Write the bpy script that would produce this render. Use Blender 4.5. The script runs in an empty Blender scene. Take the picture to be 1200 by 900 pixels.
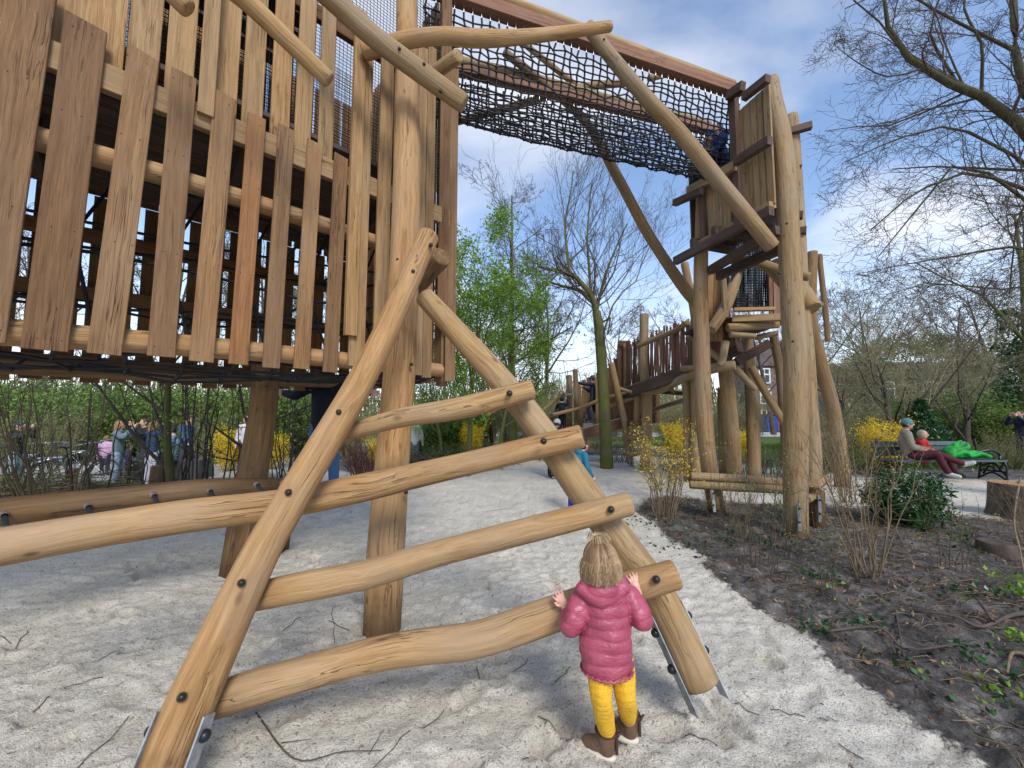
import bpy, math, random
import numpy as np
from mathutils import Vector, Matrix
R = math.radians
random.seed(7); rng = np.random.default_rng(7)
SC = bpy.context.scene
COL = SC.collection
# ------------------------------------------------------------------ camera
FPX, CAMZ, PITCH = 460.0, 1.42, math.atan(38/460)
cam = bpy.data.objects.new('camera', bpy.data.cameras.new('camera')); COL.objects.link(cam)
cam.location = (0, 0, CAMZ); cam.rotation_euler = (R(90)+PITCH, 0, 0)
cam.data.sensor_width = 36; cam.data.lens = FPX/1200*36
cam.data.clip_start = .05; cam.data.clip_end = 3000
SC.camera = cam
# ------------------------------------------------------------------ sky, sun, exposure
SUN_EL, SUN_AZ = R(42), R(158)         # azimuth clockwise from +Y: behind the camera, to the right
wd = bpy.data.worlds.new('World'); SC.world = wd; wd.use_nodes = True
nt = wd.node_tree; N = nt.nodes; LK = nt.links
for n in list(N): N.remove(n)
wo = N.new('ShaderNodeOutputWorld')
sky = N.new('ShaderNodeTexSky'); sky.sky_type = 'NISHITA'; sky.sun_disc = False
sky.sun_elevation = SUN_EL; sky.sun_rotation = SUN_AZ; sky.air_density = 1.0; sky.dust_density = .2; sky.ozone_density = 3.0
bg1 = N.new('ShaderNodeBackground'); bg1.inputs[1].default_value = .15
hsv = N.new('ShaderNodeHueSaturation'); hsv.inputs['Saturation'].default_value = 1.03; hsv.inputs['Value'].default_value = 1.2; LK.new(sky.outputs[0], hsv.inputs['Color']); LK.new(hsv.outputs[0], bg1.inputs[0])
bg2 = N.new('ShaderNodeBackground'); bg2.inputs[0].default_value = (.97, .98, 1, 1); bg2.inputs[1].default_value = .86
tc = N.new('ShaderNodeTexCoord'); sep = N.new('ShaderNodeSeparateXYZ'); LK.new(tc.outputs['Generated'], sep.inputs[0])
az = N.new('ShaderNodeMath'); az.operation = 'ADD'; az.inputs[1].default_value = .22; LK.new(sep.outputs[2], az.inputs[0])
amx = N.new('ShaderNodeMath'); amx.operation = 'MAXIMUM'; amx.inputs[1].default_value = .05; LK.new(az.outputs[0], amx.inputs[0])
dv = N.new('ShaderNodeVectorMath'); dv.operation = 'DIVIDE'; LK.new(tc.outputs['Generated'], dv.inputs[0])
cmb = N.new('ShaderNodeCombineXYZ'); LK.new(amx.outputs[0], cmb.inputs[0]); LK.new(amx.outputs[0], cmb.inputs[1]); cmb.inputs[2].default_value = 1
LK.new(cmb.outputs[0], dv.inputs[1])
mp = N.new('ShaderNodeMapping'); mp.inputs[1].default_value = (3.3, 1.2, 0); mp.inputs[3].default_value = (.75, 1.0, .8); LK.new(dv.outputs[0], mp.inputs[0])
ns = N.new('ShaderNodeTexNoise'); ns.inputs['Scale'].default_value = 1.15; ns.inputs['Detail'].default_value = 9; ns.inputs['Roughness'].default_value = .5; ns.inputs['Distortion'].default_value = .35
LK.new(mp.outputs[0], ns.inputs[0])
rp = N.new('ShaderNodeValToRGB'); rp.color_ramp.elements[0].position = .46; rp.color_ramp.elements[1].position = .72
rp.color_ramp.elements[0].color = (.06, .06, .06, 1); rp.color_ramp.elements[1].color = (.95, .95, .95, 1)
LK.new(ns.outputs[0], rp.inputs[0])
hz = N.new('ShaderNodeMapRange'); hz.inputs[1].default_value = .0; hz.inputs[2].default_value = .40; hz.inputs[3].default_value = .72; hz.inputs[4].default_value = 0
LK.new(sep.outputs[2], hz.inputs[0])
ad = N.new('ShaderNodeMath'); ad.operation = 'ADD'; ad.use_clamp = True; LK.new(rp.outputs[0], ad.inputs[0]); LK.new(hz.outputs[0], ad.inputs[1])
mx = N.new('ShaderNodeMixShader'); LK.new(ad.outputs[0], mx.inputs[0]); LK.new(bg1.outputs[0], mx.inputs[1]); LK.new(bg2.outputs[0], mx.inputs[2])
LK.new(mx.outputs[0], wo.inputs[0])
sun = bpy.data.objects.new('sun', bpy.data.lights.new('sun', 'SUN')); COL.objects.link(sun)
sun.data.energy = 2.4; sun.data.angle = R(20); sun.data.color = (1, .94, .84)
sd = Vector((math.sin(SUN_AZ)*math.cos(SUN_EL), math.cos(SUN_AZ)*math.cos(SUN_EL), math.sin(SUN_EL)))
sun.rotation_euler = sd.to_track_quat('Z', 'Y').to_euler()
SC.view_settings.view_transform = 'Standard'; SC.view_settings.look = 'None'
SC.view_settings.exposure = .5; SC.view_settings.gamma = 1
SC.render.engine = 'CYCLES'
SC.cycles.use_denoising = True; SC.cycles.denoising_prefilter = 'ACCURATE'
SC.cycles.max_bounces = 5; SC.cycles.diffuse_bounces = 3; SC.cycles.transparent_max_bounces = 8
# ------------------------------------------------------------------ helpers
def tz(x, y):                       # large relief of the ground
    def ss(a, b, t):
        t = np.clip((t-a)/(b-a), 0, 1); return t*t*(3-2*t)
    return -.28*ss(6, 10, y)*ss(-1.5, -4.5, x)
def W(px, py, D):                   # the point D metres ahead that the photo shows at px, py
    u = (px-600)/FPX; v = (450-py)/FPX
    y = math.cos(PITCH)-v*math.sin(PITCH); z = math.sin(PITCH)+v*math.cos(PITCH)
    s = D/y
    return np.array((u*s, D, CAMZ+z*s))
def G(px, py):                      # the ground point seen at px, py
    u = (px-600)/FPX; v = (450-py)/FPX
    y = math.cos(PITCH)-v*math.sin(PITCH); z = math.sin(PITCH)+v*math.cos(PITCH)
    s = -CAMZ/min(z, -.002)
    for _ in range(4): s = (float(tz(u*s, y*s))-CAMZ)/min(z, -.002)
    return np.array((u*s, y*s, CAMZ+z*s))
def V(*a): return np.array(a, float)
def nrm(v):
    v = np.asarray(v, float); return v/(np.linalg.norm(v, axis=-1, keepdims=True)+1e-12)
def lin(r, g, b): return tuple(((c/255)/12.92 if c/255 <= .04045 else ((c/255+.055)/1.055)**2.4) for c in (r, g, b))
class MB:
    def __init__(s): s.V = []; s.F = []; s.L = []; s.T = []; s.n = 0
    def add(s, v, faces, lc=None, tint=.5, smooth=False, mat=0):
        v = np.asarray(v, float).reshape(-1, 3)
        for f in faces:
            f = np.asarray(f, int)
            if f.ndim == 1: f = f[None]
            s.F.append((f+s.n, smooth, mat))
        s.V.append(v); s.L.append(v if lc is None else np.asarray(lc, float).reshape(-1, 3))
        t = np.asarray(tint, float); s.T.append(np.full(len(v), float(t)) if t.ndim == 0 else t.reshape(-1)); s.n += len(v)
    def mesh(s, name, mats):
        me = bpy.data.meshes.new(name)
        if not s.n: return me
        v = np.concatenate(s.V).astype(np.float32); me.vertices.add(len(v)); me.vertices.foreach_set('co', v.ravel())
        lt = np.concatenate([np.full(len(f), f.shape[1]) for f, _, _ in s.F]).astype(np.int32)
        li = np.concatenate([f.ravel() for f, _, _ in s.F]).astype(np.int32)
        me.loops.add(len(li)); me.polygons.add(len(lt))
        me.polygons.foreach_set('loop_start', np.concatenate(([0], np.cumsum(lt)[:-1])).astype(np.int32))
        me.polygons.foreach_set('loop_total', lt); me.loops.foreach_set('vertex_index', li)
        me.polygons.foreach_set('use_smooth', np.concatenate([np.full(len(f), sm) for f, sm, _ in s.F]))
        me.polygons.foreach_set('material_index', np.concatenate([np.full(len(f), m) for f, _, m in s.F]).astype(np.int32))
        a = me.attributes.new('lc', 'FLOAT_VECTOR', 'POINT'); a.data.foreach_set('vector', np.concatenate(s.L).astype(np.float32).ravel())
        a = me.attributes.new('tint', 'FLOAT', 'POINT'); a.data.foreach_set('value', np.concatenate(s.T).astype(np.float32))
        me.update(calc_edges=True)
        for m in (mats if isinstance(mats, (list, tuple)) else [mats]): me.materials.append(m)
        return me
    def build(s, name, mats, parent=None):
        o = bpy.data.objects.new(name, s.mesh(name, mats)); COL.objects.link(o)
        if parent is not None:
            o.parent = parent
            o.matrix_parent_inverse = world_of(parent).inverted()      # the mesh is in world coordinates: keep it there
        return o
def world_of(o):
    m = Matrix.LocRotScale(o.location, o.rotation_euler, o.scale)
    if o.parent: m = world_of(o.parent) @ o.matrix_parent_inverse @ m
    return m
def tag(o, label=None, cat=None, group=None, kind=None):
    if label: o['label'] = label
    if cat: o['category'] = cat
    if group: o['group'] = group
    if kind: o['kind'] = kind
    return o
def thing(name, loc, label, cat, group=None):
    o = bpy.data.objects.new(name, None); COL.objects.link(o); o.location = tuple(float(c) for c in loc); o.empty_display_size = .1
    return tag(o, label, cat, group)
def copy_tree(o, parent=None):
    c = o.copy(); COL.objects.link(c)
    if parent is not None:
        c.parent = parent; c.matrix_parent_inverse = o.matrix_parent_inverse.copy()
    for ch in [k for k in bpy.data.objects if k.parent == o and k != c]: copy_tree(ch, c)
    return c
def catmull(P, seg):
    P = np.asarray(P, float)
    if len(P) == 2:
        n = max(2, int(np.linalg.norm(P[1]-P[0])/seg)+1); t = np.linspace(0, 1, n)[:, None]; return P[0]*(1-t)+P[1]*t
    Q = np.vstack([2*P[0]-P[1], P, 2*P[-1]-P[-2]]); out = []
    for i in range(1, len(Q)-2):
        n = max(1, int(np.linalg.norm(Q[i+1][:3]-Q[i][:3])/seg)); t = (np.arange(n)/n)[:, None]
        a, b, c, d = Q[i-1], Q[i], Q[i+1], Q[i+2]
        out.append(.5*((2*b)+(c-a)*t+(2*a-5*b+4*c-d)*t*t+(3*b-3*c+d-a)*t**3))
    out.append(P[-1][None]); return np.vstack(out)
def frames(P):
    T = np.gradient(P, axis=0); T = nrm(T); X = np.zeros_like(P)
    r = V(0, 0, 1) if abs(T[0][2]) < .9 else V(1, 0, 0)
    x = nrm(np.cross(r, T[0]))
    for i in range(len(P)):
        x = x-T[i]*np.dot(x, T[i]); x = nrm(x); X[i] = x
    return T, X, np.cross(T, X)
def log(mb, pts, rads, sides=20, seg=.06, amp=.05, seed=None, tint=None, round_end=.012, flat=0, mat=0):
    """a peeled round log: smoothed centreline, uneven radius, softly rounded sawn ends"""
    rs = np.random.default_rng(seed if seed is not None else random.randrange(10**6))
    P4 = np.column_stack([np.asarray(pts, float), np.interp(np.linspace(0, 1, len(pts)), np.linspace(0, 1, len(rads)), rads)])
    C = catmull(P4, seg); P = C[:, :3]; r = C[:, 3]
    T, X, Y = frames(P); s = np.concatenate(([0], np.cumsum(np.linalg.norm(np.diff(P, axis=0), axis=1))))
    th = np.arange(sides)/sides*2*math.pi
    m = np.zeros((len(P), sides))
    for k in (1, 2, 2, 3, 3, 5):
        w = rs.uniform(-3, 3)*(1+k*.35); m += rs.uniform(.3, 1)/k*np.cos(k*th[None]+w*s[:, None]+rs.uniform(0, 6.28))
    m += .35*np.cos(rs.uniform(3, 6)*s+rs.uniform(0, 6))[:, None]
    m = m*amp*.6
    RR = r[:, None]*(1+m)
    # rounded ends
    P_ = [P[0]+T[0]*0, *P, P[-1]]; 
    be = min(round_end, r.min()*.4)
    ring = lambda c, rr, x, y: c+(np.cos(th)*rr)[:, None]*x+(np.sin(th)*rr)[:, None]*y
    rings = [ring(P[0]-T[0]*0, RR[0]-be, X[0], Y[0]), ring(P[0]+T[0]*be*.35, RR[0]-be*.3, X[0], Y[0])]
    ss = [0, be*.35]; rr_ = [RR[0]-be, RR[0]-be*.3]
    for i in range(len(P)):
        c = P[i]+(T[0]*be if i == 0 else (-T[-1]*be if i == len(P)-1 else 0))
        rings.append(ring(c, RR[i], X[i], Y[i])); ss.append(s[i]); rr_.append(RR[i])
    rings += [ring(P[-1]-T[-1]*be*.35, RR[-1]-be*.3, X[-1], Y[-1]), ring(P[-1], RR[-1]-be, X[-1], Y[-1])]
    ss += [s[-1]-be*.35, s[-1]]; rr_ += [RR[-1]-be*.3, RR[-1]-be]
    n = len(rings); vv = np.vstack(rings)
    off = rs.uniform(0, 50, 3)
    lc = np.vstack([np.column_stack([np.cos(th)*rr_[i], np.sin(th)*rr_[i], np.full(sides, ss[i])]) for i in range(n)])+off
    i = np.arange(n-1)[:, None]*sides; j = np.arange(sides)[None]; j2 = (j+1) % sides
    q = np.stack([i+j, i+j2, i+sides+j2, i+sides+j], -1).reshape(-1, 4)
    tt = rs.uniform(.3, .7) if tint is None else tint
    b = mb.n
    mb.add(vv, [q], lc, tt, True, mat)
    mb.F.append((np.arange(sides)[::-1][None]+b, False, mat)); mb.F.append(((np.arange(sides)+(n-1)*sides)[None]+b, False, mat))
    return P
def plank(mb, p0, p1, nor, w, t, ch=.004, tint=None, seed=None, mat=0, skew=0):
    """a board from p0 to p1, width w, thickness t along nor, chamfered edges"""
    rs = np.random.default_rng(seed if seed is not None else random.randrange(10**6))
    p0 = np.asarray(p0, float); p1 = np.asarray(p1, float); d = nrm(p1-p0); nor = nrm(np.asarray(nor, float)-d*np.dot(nor, d)); s = np.cross(d, nor)
    a, b = w/2, t/2; c = min(ch, a*.4, b*.4)
    pr = [(-a+c, -b), (a-c, -b), (a, -b+c), (a, b-c), (a-c, b), (-a+c, b), (-a, b-c), (-a, -b+c)]
    L = np.linalg.norm(p1-p0); vs = []; lc = []; off = rs.uniform(0, 50, 3)
    for k, (P, z) in enumerate(((p0, 0), (p1, L))):
        for x, y in pr: vs.append(P+s*x+nor*y+d*(skew*x*(1 if k else 0))); lc.append(off+V(x, y, z))
    q = [[i, (i+1) % 8, 8+(i+1) % 8, 8+i] for i in range(8)]
    mb.add(vs, [q, list(range(8))[::-1], list(range(8, 16))], lc, rs.uniform(0, 1) if tint is None else tint, False, mat)
def box(mb, c, sx, sy, sz, rz=0, ch=.004, tint=.5, mat=0):
    u = V(math.cos(rz), math.sin(rz), 0); c = np.asarray(c, float)
    plank(mb, c-u*sx/2, c+u*sx/2, (0, 0, 1), sy, sz, ch, tint, mat=mat)
def tubes(mb, pts, rad, sides=3, tint=.5, mat=0, smooth=True):
    """many thin tubes at once: pts (B,n,3), rad (B,n)"""
    pts = np.asarray(pts, float); rad = np.asarray(rad, float)
    if not len(pts): return
    B, n, _ = pts.shape
    T = np.gradient(pts, axis=1); T = nrm(T)
    ref = np.where(np.abs(T[:, :1, 2:3]) > .8, V(1, 0, 0), V(0, 0, 1)); ref = np.broadcast_to(ref, T.shape)
    X = nrm(np.cross(ref, T)); Y = np.cross(T, X)
    th = np.arange(sides)/sides*2*math.pi
    v = pts[:, :, None]+rad[:, :, None, None]*(np.cos(th)[None, None, :, None]*X[:, :, None]+np.sin(th)[None, None, :, None]*Y[:, :, None])
    b = np.arange(B)[:, None, None]*n*sides; i = np.arange(n-1)[None, :, None]*sides; j = np.arange(sides)[None, None]; j2 = (j+1) % sides
    q = np.stack([b+i+j, b+i+j2, b+i+sides+j2, b+i+sides+j], -1).reshape(-1, 4)
    tt = np.asarray(tint, float)
    if tt.ndim: tt = np.repeat(tt, n*sides)
    mb.add(v.reshape(-1, 3), [q], None, tt, smooth, mat)
def rope(mb, P, r, sides=5, tint=.5): P = np.asarray(P, float); tubes(mb, P[None], np.full((1, len(P)), r), sides, tint)
def polys_add(mb, polys, sides=3, rmin=0):
    by = {}
    for P, r in polys: by.setdefault(len(P), []).append((P, r))
    for n, L in by.items():
        tubes(mb, np.array([p for p, _ in L]), np.maximum(np.array([r for _, r in L]), rmin), sides, rng.uniform(0, 1, len(L)))
_oct = np.array([(1, 0, 0), (-1, 0, 0), (0, 1, 0), (0, -1, 0), (0, 0, 1), (0, 0, -1)], float)
_of = np.array([(0, 2, 4), (2, 1, 4), (1, 3, 4), (3, 0, 4), (2, 0, 5), (1, 2, 5), (3, 1, 5), (0, 3, 5)])
def knots(mb, C, r, mat=0):
    C = np.asarray(C, float).reshape(-1, 3); v = (C[:, None]+_oct[None]*r).reshape(-1, 3)
    f = (np.arange(len(C))[:, None, None]*6+_of[None]).reshape(-1, 3); mb.add(v, [f], None, .5, True, mat)
def leaves(mb, C, size, tint=None, droop=0, asp=.5, mat=0):
    C = np.asarray(C, float).reshape(-1, 3); n = len(C)
    if not n: return
    d = nrm(rng.normal(size=(n, 3))+V(0, 0, -droop)); s = nrm(np.cross(d, rng.normal(size=(n, 3)))); u = np.cross(d, s)
    L = (size*rng.uniform(.6, 1.3, n))[:, None]
    v = np.stack([C, C+d*L*.5+s*L*asp*.5+u*L*.08, C+d*L, C+d*L*.5-s*L*asp*.5+u*L*.08], 1).reshape(-1, 3)
    f = (np.arange(n)[:, None]*4+np.arange(4)[None])
    mb.add(v, [f], None, np.repeat(rng.uniform(0, 1, n) if tint is None else np.broadcast_to(tint, n), 4), False, mat)
def ellipsoid(mb, c, r, rot=None, nu=16, nv=10, tint=.5, mat=0):
    ph = np.linspace(0, math.pi, nv+1)[1:-1]; th = np.arange(nu)/nu*2*math.pi
    v = [V(0, 0, 1)]+[V(math.sin(p)*math.cos(t), math.sin(p)*math.sin(t), math.cos(p)) for p in ph for t in th]+[V(0, 0, -1)]
    v = np.array(v)*np.asarray(r if np.ndim(r) else (r, r, r), float)
    if rot is not None: v = v @ np.array(rot).T
    lc = v.copy(); v = v+np.asarray(c, float); q = []; t3 = []
    m = nv-1
    for i in range(m-1):
        for j in range(nu): q.append((1+i*nu+j, 1+(i+1)*nu+j, 1+(i+1)*nu+(j+1) % nu, 1+i*nu+(j+1) % nu))
    for j in range(nu):
        t3.append((0, 1+j, 1+(j+1) % nu)); t3.append((len(v)-1, 1+(m-1)*nu+(j+1) % nu, 1+(m-1)*nu+j))
    mb.add(v, [q, t3] if q else [t3], lc, tint, True, mat)
def rotz(a): return np.array(((math.cos(a), -math.sin(a), 0), (math.sin(a), math.cos(a), 0), (0, 0, 1)))
def capsule(mb, pts, rads, sides=14, flatten=1, seg=.03, fdir=None, tint=.5):
    """closed tapered tube with round ends"""
    P4 = np.column_stack([np.asarray(pts, float), rads]); C = catmull(P4, seg); P = C[:, :3]; r = C[:, 3]
    T, X, Y = frames(P)
    if fdir is not None:
        Y = nrm(np.asarray(fdir)-T*(T@np.asarray(fdir, float))[:, None]); X = np.cross(Y, T)
    th = np.arange(sides)/sides*2*math.pi; rings = []
    def ring(c, rr, x, y): rings.append(c+(np.cos(th)*rr)[:, None]*x+(np.sin(th)*rr*flatten)[:, None]*y)
    for a in (75, 50, 25): ring(P[0]-T[0]*r[0]*math.sin(R(a)), r[0]*math.cos(R(a)), X[0], Y[0])
    for i in range(len(P)): ring(P[i], r[i], X[i], Y[i])
    for a in (25, 50, 75): ring(P[-1]+T[-1]*r[-1]*math.sin(R(a)), r[-1]*math.cos(R(a)), X[-1], Y[-1])
    n = len(rings); i = np.arange(n-1)[:, None]*sides; j = np.arange(sides)[None]; j2 = (j+1) % sides
    q = np.stack([i+j, i+j2, i+sides+j2, i+sides+j], -1).reshape(-1, 4)
    mb.add(np.vstack(rings), [q, list(range(sides))[::-1], list(range((n-1)*sides, n*sides))], None, tint, True)
def fuse(mb, voxel, name, mat, parent, smooth=3):
    """melt overlapping closed shapes into one continuous surface"""
    me = mb.mesh(name, mat); o = bpy.data.objects.new('tmp', me); COL.objects.link(o)
    m = o.modifiers.new('r', 'REMESH'); m.mode = 'VOXEL'; m.voxel_size = voxel; m.use_smooth_shade = True
    if smooth: s = o.modifiers.new('s', 'SMOOTH'); s.iterations = smooth; s.factor = .5
    dg = bpy.context.evaluated_depsgraph_get(); dg.update()
    nm = bpy.data.meshes.new_from_object(o.evaluated_get(dg)); nm.name = name
    bpy.data.objects.remove(o); 
    if not nm.materials: nm.materials.append(mat)
    p = bpy.data.objects.new(name, nm); COL.objects.link(p)
    if parent is not None:
        p.parent = parent; p.matrix_parent_inverse = world_of(parent).inverted()
    return p
def vnoise(x, y, seed=0):
    xi = np.floor(x).astype(np.int64); yi = np.floor(y).astype(np.int64); fx = x-xi; fy = y-yi
    fx = fx*fx*(3-2*fx); fy = fy*fy*(3-2*fy)
    def h(a, b):
        n = (a*374761393+b*668265263+seed*1442695041) & 0xffffffff
        n = ((n ^ (n >> 13))*1274126177) & 0xffffffff
        return ((n ^ (n >> 16)) & 0xffff)/65535.
    return (h(xi, yi)*(1-fx)+h(xi+1, yi)*fx)*(1-fy)+(h(xi, yi+1)*(1-fx)+h(xi+1, yi+1)*fx)*fy
def fbm(x, y, o=4, seed=0):
    s = 0; a = 1; t = 0
    for i in range(o): s = s+a*vnoise(x*2**i+i*17.3, y*2**i-i*9.1, seed+i); t += a; a *= .5
    return s/t
# ------------------------------------------------------------------ materials
def newmat(name):
    m = bpy.data.materials.new(name); m.use_nodes = True; n = m.node_tree.nodes; b = n['Principled BSDF']
    return m, n, m.node_tree.links, b
def attr(n, name):
    a = n.new('ShaderNodeAttribute'); a.attribute_name = name; return a
def nz(n, l, vec, scale, detail=6, rough=.6, mapping=None, dist=0):
    if mapping is not None:
        m = n.new('ShaderNodeMapping'); m.inputs[3].default_value = mapping; l.new(vec, m.inputs[0]); vec = m.outputs[0]
    t = n.new('ShaderNodeTexNoise'); t.inputs['Scale'].default_value = scale; t.inputs['Detail'].default_value = detail; t.inputs['Roughness'].default_value = rough; t.inputs['Distortion'].default_value = dist
    l.new(vec, t.inputs[0]); return t.outputs[0]
def ramp(n, l, fac, stops):
    r = n.new('ShaderNodeValToRGB'); e = r.color_ramp.elements
    while len(e) < len(stops): e.new(.5)
    for k, (p, c) in enumerate(stops):
        e[k].position = p; e[k].color = (*c, 1) if len(c) == 3 else c
    l.new(fac, r.inputs[0]); return r.outputs[0]
def mix(n, l, fac, a, b, mode='MIX'):
    m = n.new('ShaderNodeMix'); m.data_type = 'RGBA'; m.blend_type = mode; m.clamp_factor = True
    if isinstance(fac, (int, float)): m.inputs[0].default_value = fac
    else: l.new(fac, m.inputs[0])
    for s, i in ((a, 6), (b, 7)):
        if isinstance(s, tuple): m.inputs[i].default_value = (*s, 1) if len(s) == 3 else s
        else: l.new(s, m.inputs[i])
    return m.outputs[2]
def bump(n, l, b, h, strength, dist):
    bp = n.new('ShaderNodeBump'); bp.inputs['Strength'].default_value = strength; bp.inputs['Distance'].default_value = dist
    l.new(h, bp.inputs['Height'])
    l.new(bp.outputs[0], b.inputs['Normal']); return bp
def math_(n, l, op, a, b=None, clamp=False):
    m = n.new('ShaderNodeMath'); m.operation = op; m.use_clamp = clamp
    for i, s in enumerate((a, b)):
        if s is None: continue
        if isinstance(s, (int, float)): m.inputs[i].default_value = s
        else: l.new(s, m.inputs[i])
    return m.outputs[0]
def wood(name, c0, c1, c2, planky=False,  grey=(.36, .32, .27), weather=.25, cracks=.7, red=(1.12, .92, .8), rough=.75, fine=.35, knots_=.6, big=1.0):
    m, n, l, b = newmat(name); a = attr(n, 'lc').outputs['Vector']; t = attr(n, 'tint').outputs['Fac']
    warp = n.new('ShaderNodeTexNoise'); warp.inputs['Scale'].default_value = 3; l.new(a, warp.inputs[0])
    wv = n.new('ShaderNodeVectorMath'); wv.operation = 'MULTIPLY_ADD'; wv.inputs[1].default_value = (.02, .02, .02) if planky else (.05, .05, .05); l.new(warp.outputs[1], wv.inputs[0]); l.new(a, wv.inputs[2]); a2 = wv.outputs[0]
    g = nz(n, l, a2, 1, 7, .62, (24*big, 24*big, 1.3), .9)
    col = ramp(n, l, g, [(.25, c0), (.5, c1), (.78, c2)])
    f = nz(n, l, a2, 1, 5, .7, (150*big, 150*big, 5))
    col = mix(n, l, math_(n, l, 'MULTIPLY', ramp(n, l, f, [(.35, (1, 1, 1)), (.62, (0, 0, 0))]), fine), col, tuple(c*.45 for c in c0))
    wth = nz(n, l, a, 2.6, 5, .6, (1, 1, .5))
    col = mix(n, l, math_(n, l, 'MULTIPLY', ramp(n, l, wth, [(.42, (0, 0, 0)), (.68, (1, 1, 1))]), weather), col, grey)
    # drying cracks and knots
    ck = nz(n, l, a2, 1, 3, .5, (30*big, 30*big, .8), .2); ca = math_(n, l, 'ABSOLUTE', math_(n, l, 'SUBTRACT', ck, .5))
    cm = nz(n, l, a, 1.0, 2, .5, (9, 9, 1.6))
    cr = math_(n, l, 'MULTIPLY', ramp(n, l, ca, [(.0, (1, 1, 1)), (.014, (0, 0, 0))]), ramp(n, l, cm, [(.52, (0, 0, 0)), (.62, (1, 1, 1))]))
    col = mix(n, l, math_(n, l, 'MULTIPLY', cr, cracks), col, tuple(c*.18 for c in c0))
    vo = n.new('ShaderNodeTexVoronoi'); vo.inputs['Scale'].default_value = 1; mm = n.new('ShaderNodeMapping'); mm.inputs[3].default_value = (7, 7, 3.2); l.new(a2, mm.inputs[0]); l.new(mm.outputs[0], vo.inputs[0])
    kn = ramp(n, l, vo.outputs[0], [(.04, (1, 1, 1)), (.13, (0, 0, 0))])
    col = mix(n, l, math_(n, l, 'MULTIPLY', kn, knots_), col, tuple(c*.38 for c in c0))
    if not planky:                     # damp stain where a log stands in the ground
        ge = n.new('ShaderNodeNewGeometry'); sz = n.new('ShaderNodeSeparateXYZ'); l.new(ge.outputs['Position'], sz.inputs[0]); zz = math_(n, l, 'ADD', sz.outputs[2], math_(n, l, 'MULTIPLY', nz(n, l, a, 6, 4), .3))
        col = mix(n, l, math_(n, l, 'MULTIPLY', ramp(n, l, zz, [(.20, (1, 1, 1)), (.42, (0, 0, 0))]), .7), col, tuple(c*.35 for c in c0))
    br = ramp(n, l, t, [(0, (.56, .46, .41)), (.3, (.82, .76, .70)), (.55, (1, 1, 1)), (.8, (1.2, 1.14, 1.02)), (1, (1.12, .88, .66))]) if planky else ramp(n, l, t, [(0, (.74, .70, .66)), (.5, (1, 1, 1)), (1, (1.0*red[0], red[1], red[2]))])
    col = mix(n, l, 1, col, br, 'MULTIPLY')
    l.new(col, b.inputs['Base Color']); b.inputs['Roughness'].default_value = rough; b.inputs['Specular IOR Level'].default_value = .3
    h = math_(n, l, 'SUBTRACT', math_(n, l, 'ADD', math_(n, l, 'MULTIPLY', g, 1.2), math_(n, l, 'MULTIPLY', f, .35)), math_(n, l, 'MULTIPLY', cr, 1.2))
    bump(n, l, b, h, .75, .007)
    return m
def plain(name, c, rough=.6, metal=0, var=.12, scale=12, bumpd=0, spec=.4):
    m, n, l, b = newmat(name); tcn = n.new('ShaderNodeTexCoord'); s = nz(n, l, tcn.outputs['Object'], scale, 6, .6)
    t = attr(n, 'tint').outputs['Fac']
    k = math_(n, l, 'ADD', math_(n, l, 'MULTIPLY', s, .7), math_(n, l, 'MULTIPLY', t, .3))
    l.new(ramp(n, l, k, [(.25, tuple(x*(1-var*2) for x in c)), (.75, tuple(min(1, x*(1+var*1.5)) for x in c))]), b.inputs['Base Color'])
    b.inputs['Roughness'].default_value = rough; b.inputs['Metallic'].default_value = metal; b.inputs['Specular IOR Level'].default_value = spec
    if bumpd: bump(n, l, b, s, .6, bumpd)
    return m
def leafmat(name, c0, c1, rough=.5, trans=.35):
    m, n, l, b = newmat(name); t = attr(n, 'tint').outputs['Fac']
    col = ramp(n, l, t, [(0, c0), (1, c1)]); l.new(col, b.inputs['Base Color']); b.inputs['Roughness'].default_value = rough; b.inputs['Specular IOR Level'].default_value = .3
    tr = n.new('ShaderNodeBsdfTranslucent'); l.new(col, tr.inputs[0]); ms = n.new('ShaderNodeMixShader'); ms.inputs[0].default_value = trans
    l.new(b.outputs[0], ms.inputs[1]); l.new(tr.outputs[0], ms.inputs[2]); l.new(ms.outputs[0], n['Material Output'].inputs[0])
    return m
def bark(name, c0, c1, moss=None, mossamt=.6, scale=9):
    m, n, l, b = newmat(name); tcn = n.new('ShaderNodeTexCoord'); g = nz(n, l, tcn.outputs['Object'], scale, 8, .7, (1, 1, .35))
    col = ramp(n, l, g, [(.3, c0), (.7, c1)])
    if moss:
        gg = nz(n, l, tcn.outputs['Object'], 2.2, 6, .7); col = mix(n, l, math_(n, l, 'MULTIPLY', ramp(n, l, gg, [(.35, (0, 0, 0)), (.6, (1, 1, 1))]), mossamt), col, moss)
    l.new(col, b.inputs['Base Color']); b.inputs['Roughness'].default_value = .9; b.inputs['Specular IOR Level'].default_value = .2
    bump(n, l, b, g, .8, .03); return m
M = {}
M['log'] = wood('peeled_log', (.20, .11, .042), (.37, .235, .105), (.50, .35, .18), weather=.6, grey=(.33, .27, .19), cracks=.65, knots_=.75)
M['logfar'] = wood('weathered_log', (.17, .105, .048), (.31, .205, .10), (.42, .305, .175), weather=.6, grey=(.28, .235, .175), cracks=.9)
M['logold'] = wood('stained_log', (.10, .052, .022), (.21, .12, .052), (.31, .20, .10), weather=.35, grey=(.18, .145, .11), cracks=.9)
M['plank'] = wood('sawn_plank', (.12, .062, .027), (.235, .132, .062), (.34, .205, .105), planky=True, grey=(.25, .17, .105), weather=.45, cracks=.5, red=(1.14, 1.03, .90), knots_=.25, big=1.5, fine=.5)
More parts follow.
